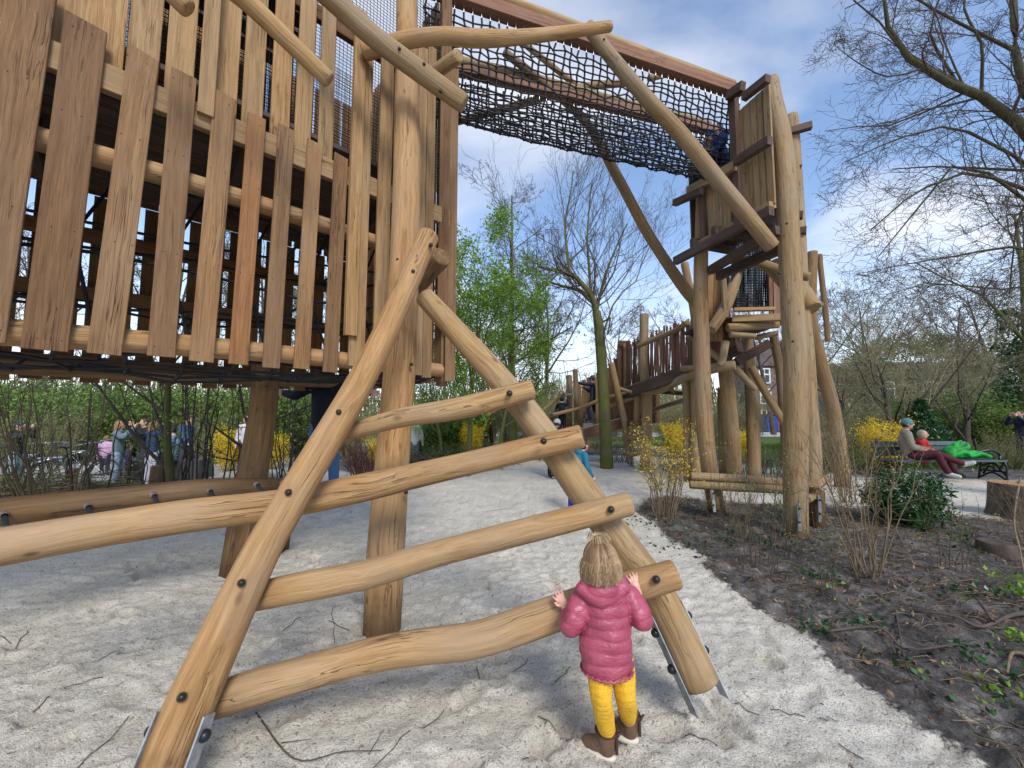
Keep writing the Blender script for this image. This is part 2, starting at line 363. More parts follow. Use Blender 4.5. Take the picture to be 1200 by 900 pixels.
M['plankl'] = wood('pale_sawn_plank', (.17, .095, .042), (.32, .20, .095), (.44, .295, .15), planky=True, grey=(.30, .22, .14), weather=.45, cracks=.4, red=(1.05, .96, .86), knots_=.2, big=1.5, fine=.45)
M['dark'] = wood('dark_beam', (.045, .028, .022), (.085, .055, .043), (.14, .095, .072), grey=(.16, .13, .12), weather=.35, cracks=.4, red=(1.2, .95, .85), knots_=.1)
M['redbeam'] = wood('reddish_beam', (.13, .06, .036), (.23, .115, .072), (.31, .17, .11), grey=(.34, .24, .19), weather=.25, cracks=.3, red=(1.1, .95, .9), knots_=.1)
M['stick'] = wood('dark_red_stick', (.10, .05, .036), (.18, .09, .062), (.27, .15, .105), grey=(.2, .15, .13), weather=.3, cracks=.3, red=(1.2, 1, .9), knots_=.1)
M['rope'] = plain('black_rope', (.012, .012, .016), .65, scale=150, bumpd=.002)
M['rubber'] = plain('black_rubber', (.012, .013, .015), .38)
M['steel'] = plain('galvanised_steel', (.36, .39, .42), .5, .6, .3, 25)
M['clip'] = plain('steel_clip', (.6, .62, .66), .3, .9)
M['bark'] = bark('grey_brown_bark', (.035, .027, .022), (.12, .10, .085))
M['barkmoss'] = bark('mossy_bark', (.05, .04, .025), (.15, .125, .08), (.10, .12, .025), .85)
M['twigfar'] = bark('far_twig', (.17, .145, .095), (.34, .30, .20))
M['barkdark'] = bark('dark_mossy_bark', (.03, .025, .018), (.10, .085, .06), (.07, .085, .02), .45)
M['twig'] = bark('twig', (.06, .045, .038), (.13, .10, .085))
M['twigtan'] = bark('tan_twig', (.12, .085, .05), (.26, .20, .13))
M['twigred'] = bark('red_twig', (.13, .045, .035), (.27, .11, .08))
M['leafg'] = leafmat('fresh_leaf', (.09, .20, .015), (.27, .44, .05))
M['leafb'] = leafmat('bud', (.16, .19, .05), (.36, .37, .13))
M['leafd'] = leafmat('evergreen_leaf', (.012, .045, .014), (.035, .11, .03), .3, .1)
M['leafm'] = leafmat('hedge_leaf', (.06, .13, .02), (.22, .31, .07), .5, .25)
M['yellow'] = leafmat('forsythia_petal', (.75, .50, .01), (.90, .72, .03), .5, .3)
M['white'] = leafmat('pale_flower', (.55, .55, .5), (.8, .78, .75))
M['litter'] = leafmat('dead_leaf', (.06, .035, .02), (.30, .20, .12), .8, .1)
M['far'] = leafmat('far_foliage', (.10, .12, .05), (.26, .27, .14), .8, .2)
# ================================================================== GROUND
def pip(x, y, poly):
    ins = np.zeros(x.shape, bool); n = len(poly)
    for i in range(n):
        (x0, y0), (x1, y1) = poly[i], poly[(i+1) % n]
        c = ((y0 > y) != (y1 > y)) & (x < (x1-x0)*(y-y0)/(y1-y0+1e-12)+x0); ins ^= c
    return ins
def gpoly(px): return [tuple(G(a, b)[:2]) for a, b in px]
SOIL_R = gpoly([(745, 598), (800, 640), (870, 700), (960, 760), (1060, 830), (1170, 890), (1290, 960), (1500, 1100), (2200, 1100), (2200, 640), (1300, 618), (1160, 604), (1040, 600), (985, 590), (880, 588), (790, 582), (758, 585)])
SOIL_B = gpoly([(340, 551), (400, 552), (470, 553), (520, 549), (560, 541), (600, 535), (650, 533), (780, 535), (960, 553), (1090, 560), (1300, 566), (1700, 575), (1600, 532), (1100, 528), (900, 528), (700, 522), (500, 521), (300, 523)])
SOIL_L = gpoly([(-700, 640), (-100, 618), (150, 612), (345, 606), (375, 585), (345, 551), (322, 548), (300, 556), (250, 560), (150, 560), (40, 566), (-200, 575), (-900, 590)])
LAWN = gpoly([(560, 522), (900, 527), (1100, 527), (1900, 532), (1900, 506), (1100, 503), (820, 503), (560, 505)])
def axis(segs):
    out = []
    for a, b, st in segs: out += list(np.arange(a, b, st))
    return np.array(out+[segs[-1][1]])
def geo(a, b, s0, k):
    o = []; s = s0; x = a
    while x < b: o.append(x); s *= k; x += s
    return o+[b]
xr = geo(3.6, 900, .05, 1.09); xl = [-v for v in geo(3.6, 900, .05, 1.09)][::-1]
xs = np.array(xl[:-1]+list(np.arange(-3.6, 3.6, .022))+xr)
ys = np.array([-30, -12, -5, -2, -.5, .3]+list(np.arange(.75, 4.2, .02))+geo(4.2, 1200, .028, 1.03))
X, Y = np.meshgrid(xs, ys)
jx = X+(fbm(X*2.2, Y*2.2, 4, 3)-.5)*.5+(fbm(X*12, Y*12, 3, 5)-.5)*.34; jy = Y+(fbm(X*2.2+50, Y*2.2, 4, 4)-.5)*.5+(fbm(X*12, Y*12+30, 3, 6)-.5)*.34
soil = (pip(jx, jy, SOIL_R) | pip(jx, jy, SOIL_B) | pip(jx, jy, SOIL_L)).astype(float)
lawn = pip(jx, jy, LAWN).astype(float)
gL = G(300, 552)
plaza = ((jy > 7.9) & (jx < -1.9*jy/7.9*1.0) & (jy < 26)).astype(float)*(1-soil)
farm = (jy > 26).astype(float)
lawn = np.maximum(lawn, farm*((np.abs(jx) > 16) | (jx < 6)))*(1-soil)
Z = tz(X, Y)
near = np.clip(1-(np.hypot(X, Y-3)-6)/10, 0.1, 1)
h = .75*(fbm(X*1.3, Y*1.3, 3, 11)-.5)*.05+(fbm(X*6, Y*6, 2, 12)-.5)*.018+(np.abs(fbm(X*9, Y*8, 3, 13)-.5))*-.05+(fbm(X*17, Y*17, 3, 14)-.5)*.026+(vnoise(X*41, Y*41, 18)-.5)*.008
# footprints: dimples with raised rims
fp = np.zeros_like(X); r0 = np.random.default_rng(5)
for k in range(650):
    cx, cy = r0.uniform(-4.2, 4.5), r0.uniform(.8, 9.5); a = r0.uniform(0, 3.14); l, w = r0.uniform(.06, .14), r0.uniform(.035, .06); dp = r0.uniform(.012, .030)
    i0, i1 = np.searchsorted(xs, (cx-.35, cx+.35)); j0, j1 = np.searchsorted(ys, (cy-.35, cy+.35))
    dx = X[j0:j1, i0:i1]-cx; dy = Y[j0:j1, i0:i1]-cy
    u = (dx*math.cos(a)+dy*math.sin(a))/l; v = (-dx*math.sin(a)+dy*math.cos(a))/w; d = np.sqrt(u*u+v*v)*(1+.25*(vnoise(dx*40+k, dy*40)-.5))
    fp[j0:j1, i0:i1] += dp*(-np.exp(-d**6)+.45*np.exp(-((d-1.35)/.3)**2))
h = h+fp*(1-soil)*(1-plaza)
h = h*near*(1-plaza*.9)*(1+soil*.5)
cl = soil*near*((fbm(X*9, Y*9, 4, 31)-.45)*.09)
Z = Z+h+cl-plaza*.01
zmask = (np.abs(X) < 12) & (Y < 14)
def ground_z(x, y):
    i = min(max(np.searchsorted(xs, x)-1, 0), len(xs)-2); j = min(max(np.searchsorted(ys, y)-1, 0), len(ys)-2)
    fx = (x-xs[i])/(xs[i+1]-xs[i]); fy = (y-ys[j])/(ys[j+1]-ys[j])
    return float((Z[j, i]*(1-fx)+Z[j, i+1]*fx)*(1-fy)+(Z[j+1, i]*(1-fx)+Z[j+1, i+1]*fx)*fy)
def groundmat():
    m, n, l, b = newmat('ground'); tcn = n.new('ShaderNodeTexCoord'); o = tcn.outputs['Object']
    so = attr(n, 'soil').outputs['Fac']; pl = attr(n, 'plaza').outputs['Fac']; lw = attr(n, 'lawn').outputs['Fac']; hh = attr(n, 'dent').outputs['Fac']
    so = ramp(n, l, math_(n, l, 'ADD', so, math_(n, l, 'MULTIPLY', math_(n, l, 'SUBTRACT', nz(n, l, o, 26, 6, .75), .5), 1.5)), [(.36, (0, 0, 0)), (.62, (1, 1, 1))])
    a = nz(n, l, o, 2.2, 9, .7); a2 = nz(n, l, o, 11, 9, .78, None, .4); g = nz(n, l, o, 150, 2, .7); g2 = nz(n, l, o, 48, 4, .7)
    sand = ramp(n, l, a, [(.3, (.51, .47, .395)), (.5, (.62, .58, .50)), (.7, (.71, .67, .60))])
    sand = mix(n, l, math_(n, l, 'MULTIPLY', ramp(n, l, a2, [(.38, (1, 1, 1)), (.47, (0, 0, 0))]), .5), sand, (.40, .355, .30))
    sand = mix(n, l, math_(n, l, 'MULTIPLY', ramp(n, l, g2, [(.375, (1, 1, 1)), (.41, (0, 0, 0))]), .8), sand, (.23, .195, .15))
    sand = mix(n, l, .75, sand, ramp(n, l, g, [(.36, (.48, .46, .43)), (.46, (.97, .97, .97)), (.64, (1.15, 1.15, 1.15))]), 'MULTIPLY')
    sand = mix(n, l, math_(n, l, 'MULTIPLY', hh, .35), sand, (.38, .345, .30))          # darker sand in the dents
    s1 = nz(n, l, o, 5, 9, .75); s2 = nz(n, l, o, 60, 5, .8)
    sc = ramp(n, l, s1, [(.3, (.035, .031, .029)), (.48, (.085, .078, .074)), (.62, (.19, .175, .165)), (.74, (.36, .345, .32))])
    sc = mix(n, l, .8, sc, ramp(n, l, s2, [(.3, (.45, .45, .45)), (.55, (1, 1, 1)), (.75, (1.7, 1.65, 1.6))]), 'MULTIPLY')
    br = n.new('ShaderNodeTexBrick'); br.inputs['Scale'].default_value = 2.2; br.inputs['Color1'].default_value = (.40, .385, .36, 1); br.inputs['Color2'].default_value = (.47, .45, .43, 1); br.inputs['Mortar'].default_value = (.2, .19, .18, 1); br.inputs['Mortar Size'].default_value = .02
    l.new(o, br.inputs[0]); pc = mix(n, l, .7, br.outputs[0], ramp(n, l, a, [(.3, (.6, .6, .6)), (.7, (1.15, 1.15, 1.15))]), 'MULTIPLY')
    lc = ramp(n, l, s1, [(.35, (.05, .085, .02)), (.5, (.09, .14, .035)), (.65, (.17, .16, .07))])
    sp = nz(n, l, o, 3.3, 8, .75); c = mix(n, l, math_(n, l, 'MULTIPLY', so, ramp(n, l, sp, [(.60, (1, 1, 1)), (.70, (.35, .35, .35))])), sand, sc); c = mix(n, l, pl, c, pc); c = mix(n, l, lw, c, lc)
    l.new(c, b.inputs['Base Color']); b.inputs['Roughness'].default_value = .95; b.inputs['Specular IOR Level'].default_value = .15
    hs = math_(n, l, 'ADD', math_(n, l, 'MULTIPLY', a2, .8), math_(n, l, 'ADD', math_(n, l, 'MULTIPLY', g2, .55), math_(n, l, 'MULTIPLY', g, .2)))
    bump(n, l, b, hs, .9, .028); return m
gm = groundmat()
soil_soft = soil.copy()
for _ in range(4):
    for sh in (1, 2):
        soil_soft[sh:-sh, sh:-sh] = (soil_soft[sh:-sh, sh:-sh]+soil_soft[2*sh:, sh:-sh]+soil_soft[:-2*sh, sh:-sh]+soil_soft[sh:-sh, 2*sh:]+soil_soft[sh:-sh, :-2*sh])/5
def ground_part(name, mask, label=None):
    J, I = np.nonzero(mask); nx = len(xs)
    idx = np.stack([J*nx+I, J*nx+I+1, (J+1)*nx+I+1, (J+1)*nx+I], 1)
    used, inv = np.unique(idx, return_inverse=True)
    mb = MB(); vv = np.column_stack([X.ravel(), Y.ravel(), Z.ravel()])[used]
    mb.add(vv, [inv.reshape(-1, 4)], None, .5, True)
    me = mb.mesh(name, gm)
    dent = np.clip(-fp*45, 0, 1)*(1-soil)
    for nm, arr in (('soil', soil_soft), ('plaza', plaza), ('lawn', lawn), ('dent', dent)):
        at = me.attributes.new(nm, 'FLOAT', 'POINT'); at.data.foreach_set('value', arr.ravel()[used].astype(np.float32))
    o = bpy.data.objects.new(name, me); COL.objects.link(o); return tag(o, label, None, None, 'structure')
fs = soil[:-1, :-1] > .5; fpz = plaza[:-1, :-1] > .5; fl = (lawn[:-1, :-1] > .5) & ~fs & ~fpz
ground_part('soil', fs, 'dark planting soil with leaf litter'); ground_part('pavement', fpz & ~fs, 'pale paved square beyond the bushes')
ground_part('lawn', fl, 'grass verge beyond the planting'); ground_part('sand', ~(fs | fpz | fl), 'trampled pale play sand')
def gw(x, y, up=0): return V(x, y, ground_z(x, y)+up)
def gp(px, py, up=0):
    g = G(px, py); return gw(g[0], g[1], up)
# ================================================================== A-FRAME LADDER
def interp(P, q, k):
    P = sorted(P, key=lambda t: t[k]); return np.interp(q, [p[k] for p in P], [p[1-k] for p in P])
LLEG = [(193, 900), (226, 818), (302, 655), (345, 580), (432, 430), (503, 275)]
RLEG = [(497, 347), (577, 435), (632, 503), (687, 582), (770, 697), (822, 803)]
def dL(y): return 1/np.interp(y, [275, 900], [1/2.5, 1/1.55])
def dR(y): return 1/np.interp(y, [347, 803], [1/2.62, 1/1.97])
def bolt(px, py, D, r, parent, nor=None):
    """black rubber bolt cap on a log, facing the camera side"""
    mb = MB(); p = W(px, py, D); v = nrm(V(0, 0, CAMZ)-p) if nor is None else nrm(nor)
    capsule(mb, [p-v*.012, p+v*.004], [r, r*.8], 12, seg=.01)
    return mb.build('bolt', M['rubber'], parent)
cl_ = thing('climbing_ladder', (0, 2.2, 0), 'slanting ladder of two leaning peeled log legs and four curved log rungs', 'climbing frame')
mb = MB(); pts = [W(x, y, dL(y)) for x, y in LLEG]; pts[0] = pts[0]; pts = [W(168, 950, 1.47)]+pts
log(mb, pts, [.087, .087, .088, .08, .078, .072, .066], 32, .04, .045, 11, .75); legL = mb.build('leg', M['log'], cl_)
mb = MB(); pts = [W(x, y, dR(y)) for x, y in RLEG]
log(mb, pts, [.068, .08, .084, .088, .09, .092], 32, .04, .03, 12, .45); legR = mb.build('leg', M['log'], cl_)
for x, y, d in ((213, 817, .094), (283, 683, .088), (338, 577, .086), (397, 483, .08), (484, 318, .075), (505, 287, .07)): bolt(x, y, dL(y)-d, .0165 if y > 350 else .014, legL)
def rung(pts, r, seed, tint, bolts=()):
    mb = MB(); log(mb, [W(*p) for p in pts], r, 28, .035, .075, seed, tint, .014); o = mb.build('rung', M['log'], cl_)
    for x, y, D in bolts: bolt(x, y, D, .018, o)
    return o
a0 = .13
rung([(395, 510, dL(490)+.13), (470, 490, 2.22), (540, 478, 2.18), (625, 456, dR(480)-.17)], [.048, .055, .06, .058], 21, .6, [(597, 461, 2.11)])
rung([(-60, 655, 1.62), (0, 641, 1.72), (110, 622, 1.85), (220, 605, 1.96), (330, 591, dL(590)+.16), (420, 573, 2.2), (490, 557, 2.24), (560, 541, 2.24), (683, 511, dR(520)-.19)], [.083, .083, .08, .08, .075, .077, .07, .066, .062], 22, .7, [(637, 517, 2.04)])
rung([(285, 702, dL(700)+.15), (350, 688, 1.9), (430, 672, 1.97), (510, 649, 2.0), (600, 626, 2.0), (739, 590, dR(600)-.17)], [.062, .064, .066, .064, .063, .058], 23, .65, [(716, 597, 1.955)])
rung([(232, 828, dL(820)+.15), (300, 805, 1.78), (370, 785, 1.83), (440, 766, 1.87), (500, 756, 1.89), (560, 748, 1.9), (640, 722, 1.91), (720, 694, 1.9), (794, 672, 1.86)], [.066, .07, .068, .07, .072, .073, .074, .07, .064], 24, .7, [(769, 679, 1.795)])
# galvanised foot plates with rubber caps
def footplates(parent, A, B, wdir, r, T=.007):
    d = nrm(B-A)
    for s in (-1, 1):
        w = nrm(wdir)*s; mb = MB(); nn = w
        plank(mb, A+w*r, B+w*r, nn, .075, T, .002); p = mb.build('foot_plate', M['steel'], parent)
        for t in (.18, .55):
            c = A*(1-t)+B*t+w*(r+.006); mb = MB(); ellipsoid(mb, c+w*.004, (.021, .021, .021), nu=14, nv=8); mb.build('bolt', M['rubber'], p)
A = W(218, 835, 1.58); B = W(160, 985, 1.44); footplates(legL, A, B, np.cross(nrm(B-A), V(.1, -1, .5)), .087)
A = W(778, 712, 2.05); B = W(832, 827, 1.94); footplates(legR, A, B, np.cross(nrm(B-A), V(.1, -1, .35)), .087)
# ================================================================== SLATTED TOWER
ta = thing('slatted_tower', (-1.8, 4, 0), 'tall slatted wooden play tower on log posts, top left, hung with black rope nets', 'play tower')
P0 = V(-.65, 3.72, 0); dW = nrm(V(-.727, -.686, 0)); nB = V(-.686, .727, 0)    # along the front wall to the left; into the tower
def wallp(s, z, off=0): return P0+dW*s+nB*off+V(0, 0, z)
def s_at(px, py=225):      # distance along the front wall seen at px, py
    k = (px-600)/FPX/(math.cos(PITCH)-(450-py)/FPX*math.sin(PITCH)); return (k*P0[1]-P0[0])/(dW[0]-k*dW[1])
LOWT = [(8, -25, 402, .165, .45), (79, 32, 412, .165, .22), (148, 66, 417, .138, .62), (204, 92, 419, .128, .36), (252, 115, 425, .124, .74), (292, 140, 428, .11, .97), (328, 153, 432, .108, .40), (362, 170, 433, .108, .76), (394, 186, 437, .108, .33)]
mb = MB(); fn = -nB
def zof(px, py, s): p = wallp(s, 0); return W(px, py, p[1])[2]
s0 = s_at(394); pp = .177
lows = []
for k, (px, yt, yb, w, tt) in enumerate(LOWT):
    s = s_at(px); zb, zt = 1.745+random.uniform(-.012, .012), 3.47+random.uniform(-.03, .03)
    zb = zof(px, yb, s); zt = zof(px, yt, s); lean = random.uniform(-.008, .008)+(.012 if k > 2 else .024)
    plank(mb, wallp(s+lean, zb, -.05), wallp(s-lean, zt, -.05), fn, w*.97, .026, .003, tt, skew=random.uniform(-.25, .1))
    for zz in (zb+.07, zt-.07, (zt+zb)/2):
        pass
s = s_at(20)+.2
while s < 4.6: plank(mb, wallp(s, 1.75, -.05), wallp(s, 3.45, -.05), fn, .11, .026); s += .18
# with their nail heads
for px, yt, yb, w, tt in LOWT:
    s = s_at(px)
    for fz in (.03, .35, .70, .965):
        for o in (-.035, .035): knots(mb, [wallp(s+o+random.uniform(-.01, .01), zof(px, yb, s)*(1-fz)+zof(px, yt, s)*fz, -.064)], .0042, 1)
mb.build('lower_slats', [M['plank'], M['dark']], ta)
# upper tier, set back behind a rail, running past the top of the photo
mb = MB(); rs = np.random.default_rng(3)
UP = [(-35, .16, .3), (28, .15, .5), (76, .15, .7), (124, .15, .85), (170, .145, .6), (213, .14, .75), (268, .135, .8), (302, .125, .6), (333, .125, .85), (361, .115, .7), (386, .11, .55)]
for px, w, tt in UP:
    s = s_at(px, 50)
    plank(mb, wallp(s+rs.uniform(-.01, .01), 3.36, .03), wallp(s+rs.uniform(-.01, .01), 5.9, .03), fn, w, .026, .003, tt)
s = s_at(-30)+.19
while s < 4.6: plank(mb, wallp(s, 3.2, .03), wallp(s, 5.9, .03), fn, .145, .026); s += .19
s = s_at(245, 60); plank(mb, wallp(s, 3.36, -.05), wallp(s, 5.9, -.05), fn, .085, .05, .003, .6)   # batten
mb.build('upper_slats', M['plankl'], ta)
mb = MB()
plank(mb, wallp(-.02, 3.36, -.01), wallp(4.6, 3.36, -.01), fn, .16, .055, .004, .55)
mb.build('rail', M['plankl'], ta)
mb = MB(); plank(mb, wallp(0, 4.7, .08), wallp(4.6, 4.7, .08), fn, .13, .05); plank(mb, wallp(0, 5.8, .08), wallp(4.6, 5.8, .08), fn, .13, .05); mb.build('rail', M['plank'], ta)
for z, r, sd in ((2.92, .062, 5), (1.86, .068, 6)):
    mb = MB(); log(mb, [wallp(4.7, z+.02, .045), wallp(3.2, z-.02, .05), wallp(1.6, z+.01, .045), wallp(.0, z, .05)], [r, r*1.06, r, r*.95], 20, .06, .06, sd, .8); mb.build('round_rail', M['log'], ta)
# full height corner slats
mb = MB()
for px, yt, yb, w, tt, off in ((412, 22, 395, .09, .8, -.075), (421, 65, 430, .125, .7, -.05), (447, 70, 436, .115, .65, -.05), (468, 60, 440, .1, .5, -.05), (489, 60, 440, .1, .55, -.05), (500, 60, 443, .09, .3, -.05)):
    s = s_at(px); plank(mb, wallp(s, zof(px, yb, s), off), wallp(s, zof(px, yt, s), off), fn, w, .03 if off > -.06 else .05, .003, tt)
mb.build('corner_slats', M['plankl'], ta)
mb = MB()          # the narrow end wall seen edge-on right of the big post
for x, y, w, tt, z0, z1 in ((-.66, 3.66, .10, .2, 2.3, 5.9), (-.60, 3.78, .10, .5, 1.76, 5.0), (-.70, 3.9, .12, .3, 1.72, 5.9)):
    plank(mb, (x, y, z0), (x, y, z1), (.727, -.686, 0) if w == .12 else (.15, -1, 0), w, .03, .003, tt)
for k in range(12): plank(mb, P0+nB*(.15+k*.18)+V(.03, 0, 1.76), P0+nB*(.15+k*.18)+V(.03, 0, 5.9), -dW, .135, .028)
mb.build('end_slats', M['plank'], ta)
mb = MB()          # back wall, left end wall
for k in range(27):
    s = -.05+k*.178; plank(mb, wallp(s, 1.74+rs.uniform(-.02, .02), 2.2), wallp(s+.01, 3.52, 2.2), fn, .13, .026)
    plank(mb, wallp(s+.05, 3.55, 2.24), wallp(s+.06, 5.8, 2.24), fn, .15, .026)
mb.build('back_slats', M['plank'], ta)
mb = MB()
for k in range(12): plank(mb, wallp(4.65, 1.76, .2+k*.18), wallp(4.65, 5.8, .2+k*.18), dW, .15, .026)
for z in (1.9, 2.55, 3.1): plank(mb, wallp(-.05, z, 2.13), wallp(4.7, z, 2.13), fn, .13, .06, tint=.3)
mb.build('back_rails', M['plank'], ta)
mb = MB()          # added deck across the tower's middle that keeps its inside dark
for k in range(16): plank(mb, wallp(.1, 3.62, .1+k*.135), wallp(4.6, 3.62, .1+k*.135), (0, 0, 1), .128, .04)
for s in (.4, 1.6, 2.8, 4): plank(mb, wallp(s, 3.5, .1), wallp(s, 3.5, 2.1), (0, 0, 1), .07, .16)
mb.build('deck', M['dark'], ta)
mb = MB()
for k in range(9): plank(mb, wallp(1.0, 5.72, .1+k*.24), wallp(4.6, 5.72, .1+k*.24), (0, 0, 1), .2, .04)
mb.build('added_roof_boards', M['dark'], ta)  # unseen lid, added to shut daylight out of the tower
# beam under the back wall and the outer floor frame
mb = MB()
for z, o in ((1.86, 2.05),): log(mb, [wallp(4.7, z, o), wallp(2, z-.02, o), wallp(-.05, z, o)], [.07, .075, .07], 16, .1, .05, None, .4)
mb.build('floor_beam', M['logold'], ta)
# sagging black climbing net under the floor: ropes and knots
def netgrid(mb, A, B, C, D, nu, nv, sag, r, kr, jit=.03, sd=1):
    r_ = np.random.default_rng(sd); u = np.linspace(0, 1, nu)[:, None, None]; v = np.linspace(0, 1, nv)[None, :, None]
    P = (1-u)*(1-v)*A+u*(1-v)*B+(1-u)*v*C+u*v*D; P = P+np.array((0, 0, -1.))*(sag*4*(u*(1-u))**1*4*(v*(1-v))**1)
    P = P+r_.normal(size=P.shape)*jit; P[0] -= 0
    tubes(mb, P, np.full(P.shape[:2], r), 5); tubes(mb, np.swapaxes(P, 0, 1), np.full((nv, nu), r), 5); knots(mb, P[1:-1, 1:-1], kr)
mb = MB()
netgrid(mb, wallp(0, 1.79, .05), wallp(4.6, 1.80, .05), wallp(0, 1.80, 1.2), wallp(4.6, 1.80, 1.2), 18, 6, .08, .011, .022, .018, 4)
for z, sd in ((2.4, 5), (2.95, 7)): netgrid(mb, wallp(.1, z, .15), wallp(4.5, z-.1, .15), wallp(.1, z+.15, 2.1), wallp(4.5, z, 2.1), 9, 4, .2, .012, .026, .03, sd)
for s in np.arange(.3, 4.4, .5): rope(mb, [wallp(s, 1.8, .6), wallp(s+.2, 2.7, .9), wallp(s-.1, 3.5, 1.0)], .012)
mb.build('rope_net', M['rope'], ta)
mb = MB()          # fine safety mesh behind the upper slats
for o, r0_ in ((.16, .0028), (1.6, .0035)):
    A_ = []; st = .032
    for s in np.arange(-.05, 3.2, st): A_.append([wallp(s, 3.7, o), wallp(s, 5.7, o)])
    tubes(mb, np.array(A_), np.full((len(A_), 2), r0_), 3); A_ = []
    for z in np.arange(3.7, 5.7, st): A_.append([wallp(-.05, z, o), wallp(3.2, z, o)])
    tubes(mb, np.array(A_), np.full((len(A_), 2), r0_), 3)
mb.build('safety_mesh', M['rope'], ta)
# posts
mb = MB(); PB = gp(447, 733)
PT = [PB+V(0, 0, -.15), W(453, 640, 2.66), W(463, 500, 2.78), W(470, 400, 2.86), W(476, 250, 2.97), W(477, 140, 3.06), W(477, 20, 3.17), W(474, -60, 3.25)]
log(mb, PT, [.124, .12, .115, .113, .11, .104, .092, .088], 36, .05, .04, 31, .8); po = mb.build('post', M['log'], ta)
for x, y, D in ((466, 304, 2.82), (488, 281, 2.85), (482, 427, 2.73), (476, 577, 2.58)): bolt(x, y, D, .014, po)
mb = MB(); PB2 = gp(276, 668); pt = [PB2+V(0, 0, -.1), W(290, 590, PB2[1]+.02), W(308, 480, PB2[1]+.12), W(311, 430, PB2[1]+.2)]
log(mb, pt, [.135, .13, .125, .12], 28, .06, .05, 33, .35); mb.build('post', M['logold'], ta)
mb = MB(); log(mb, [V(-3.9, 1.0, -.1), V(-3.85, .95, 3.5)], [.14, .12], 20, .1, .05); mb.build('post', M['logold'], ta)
# upper beams
def beam(pts, r, seed, tint=.6, par=ta, bolts=(), name='log_beam', mat='log', sides=24):
    mb = MB(); log(mb, [W(*p) for p in pts], r, sides, .045, .05, seed, tint, .014); o = mb.build(name, M[mat], par)
    for x, y, D in bolts: bolt(x, y, D, .013, o)
    return o
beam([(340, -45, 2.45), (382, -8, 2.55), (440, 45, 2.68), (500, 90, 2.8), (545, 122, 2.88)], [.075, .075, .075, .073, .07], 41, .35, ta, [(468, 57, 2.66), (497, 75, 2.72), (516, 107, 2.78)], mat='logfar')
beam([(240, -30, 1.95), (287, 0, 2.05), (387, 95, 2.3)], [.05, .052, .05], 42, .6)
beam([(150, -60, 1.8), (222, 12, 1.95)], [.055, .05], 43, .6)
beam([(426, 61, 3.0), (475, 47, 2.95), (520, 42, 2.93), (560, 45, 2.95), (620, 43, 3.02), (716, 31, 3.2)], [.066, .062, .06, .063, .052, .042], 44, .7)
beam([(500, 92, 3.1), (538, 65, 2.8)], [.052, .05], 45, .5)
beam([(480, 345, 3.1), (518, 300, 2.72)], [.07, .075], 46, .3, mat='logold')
# ================================================================== ROPE TRAVERSE on the left
rt = thing('rope_traverse', (-2.5, 2.8, 0), 'low bark-brown horizontal log with short black cables shackled to it, behind the long pale rung', 'balance beam')
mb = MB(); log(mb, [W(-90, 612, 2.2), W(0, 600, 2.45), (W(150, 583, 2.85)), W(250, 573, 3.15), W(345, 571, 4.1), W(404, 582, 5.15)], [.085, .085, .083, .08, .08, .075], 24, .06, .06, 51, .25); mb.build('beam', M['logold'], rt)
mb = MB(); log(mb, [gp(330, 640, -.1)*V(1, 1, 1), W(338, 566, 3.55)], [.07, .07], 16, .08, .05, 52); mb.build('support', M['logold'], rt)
for x0, y0, D0, x1, y1, D1 in ((5, 603, 2.38, 12, 622, 1.95), (103, 593, 2.62, 118, 618, 2.0), (180, 580, 2.82, 202, 610, 2.05), (246, 575, 3.02, 272, 602, 2.12), (301, 568, 3.2, 330, 585, 2.3)):
    A = W(x0, y0, D0); B = W(x1, y1, D1); mb = MB(); rope(mb, [A, A*.6+B*.4+V(0, 0, -.03), B], .013, 8); cb = mb.build('cable', M['rope'], rt)
    mb = MB(); d = nrm(B-A); rope(mb, [A-d*.03, A+d*.075], .016, 8); ellipsoid(mb, A-d*.03, .021, nu=10, nv=6); mb.build('shackle', M['clip'], cb)
# ================================================================== NET BRIDGE
nbz = thing('net_bridge', (1.2, 4.6, 4.6), 'sagging black rope net tunnel hung from log beams high between the two towers', 'net bridge')
F0 = W(500, -12, 3.85); F1 = W(866, 112, 5.2); K0 = W(500, 76, 4.85); K1 = W(838, 157, 5.9)
nu, nv = 44, 34
u = np.linspace(0, 1, nu)[:, None]; PF = F0*(1-u)+F1*u; PK = K0*(1-u)+K1*u
PF[:, 2] -= .12*np.ones(nu); PK[:, 2] -= .12
depth = .93+.06*np.sin(np.linspace(0, 3.1, nu))
Pn = np.zeros((nu, nv, 3))
for i in range(nu):
    for j in range(nv):
        t = j/(nv-1); a = abs(2*t-1)
        zz = depth[i]*(1-a**3.2); Pn[i, j] = PF[i]*(1-t)+PK[i]*t; 
        ex = (t-.5)+.13*math.sin(2*math.pi*t); Pn[i, j, :2] = (PF[i]*(.5-ex)+PK[i]*(.5+ex))[:2]
        Pn[i, j, 2] = (PF[i]*(1-t)+PK[i]*t)[2]-zz
q = Pn[0, :, :].copy(); seglen = None
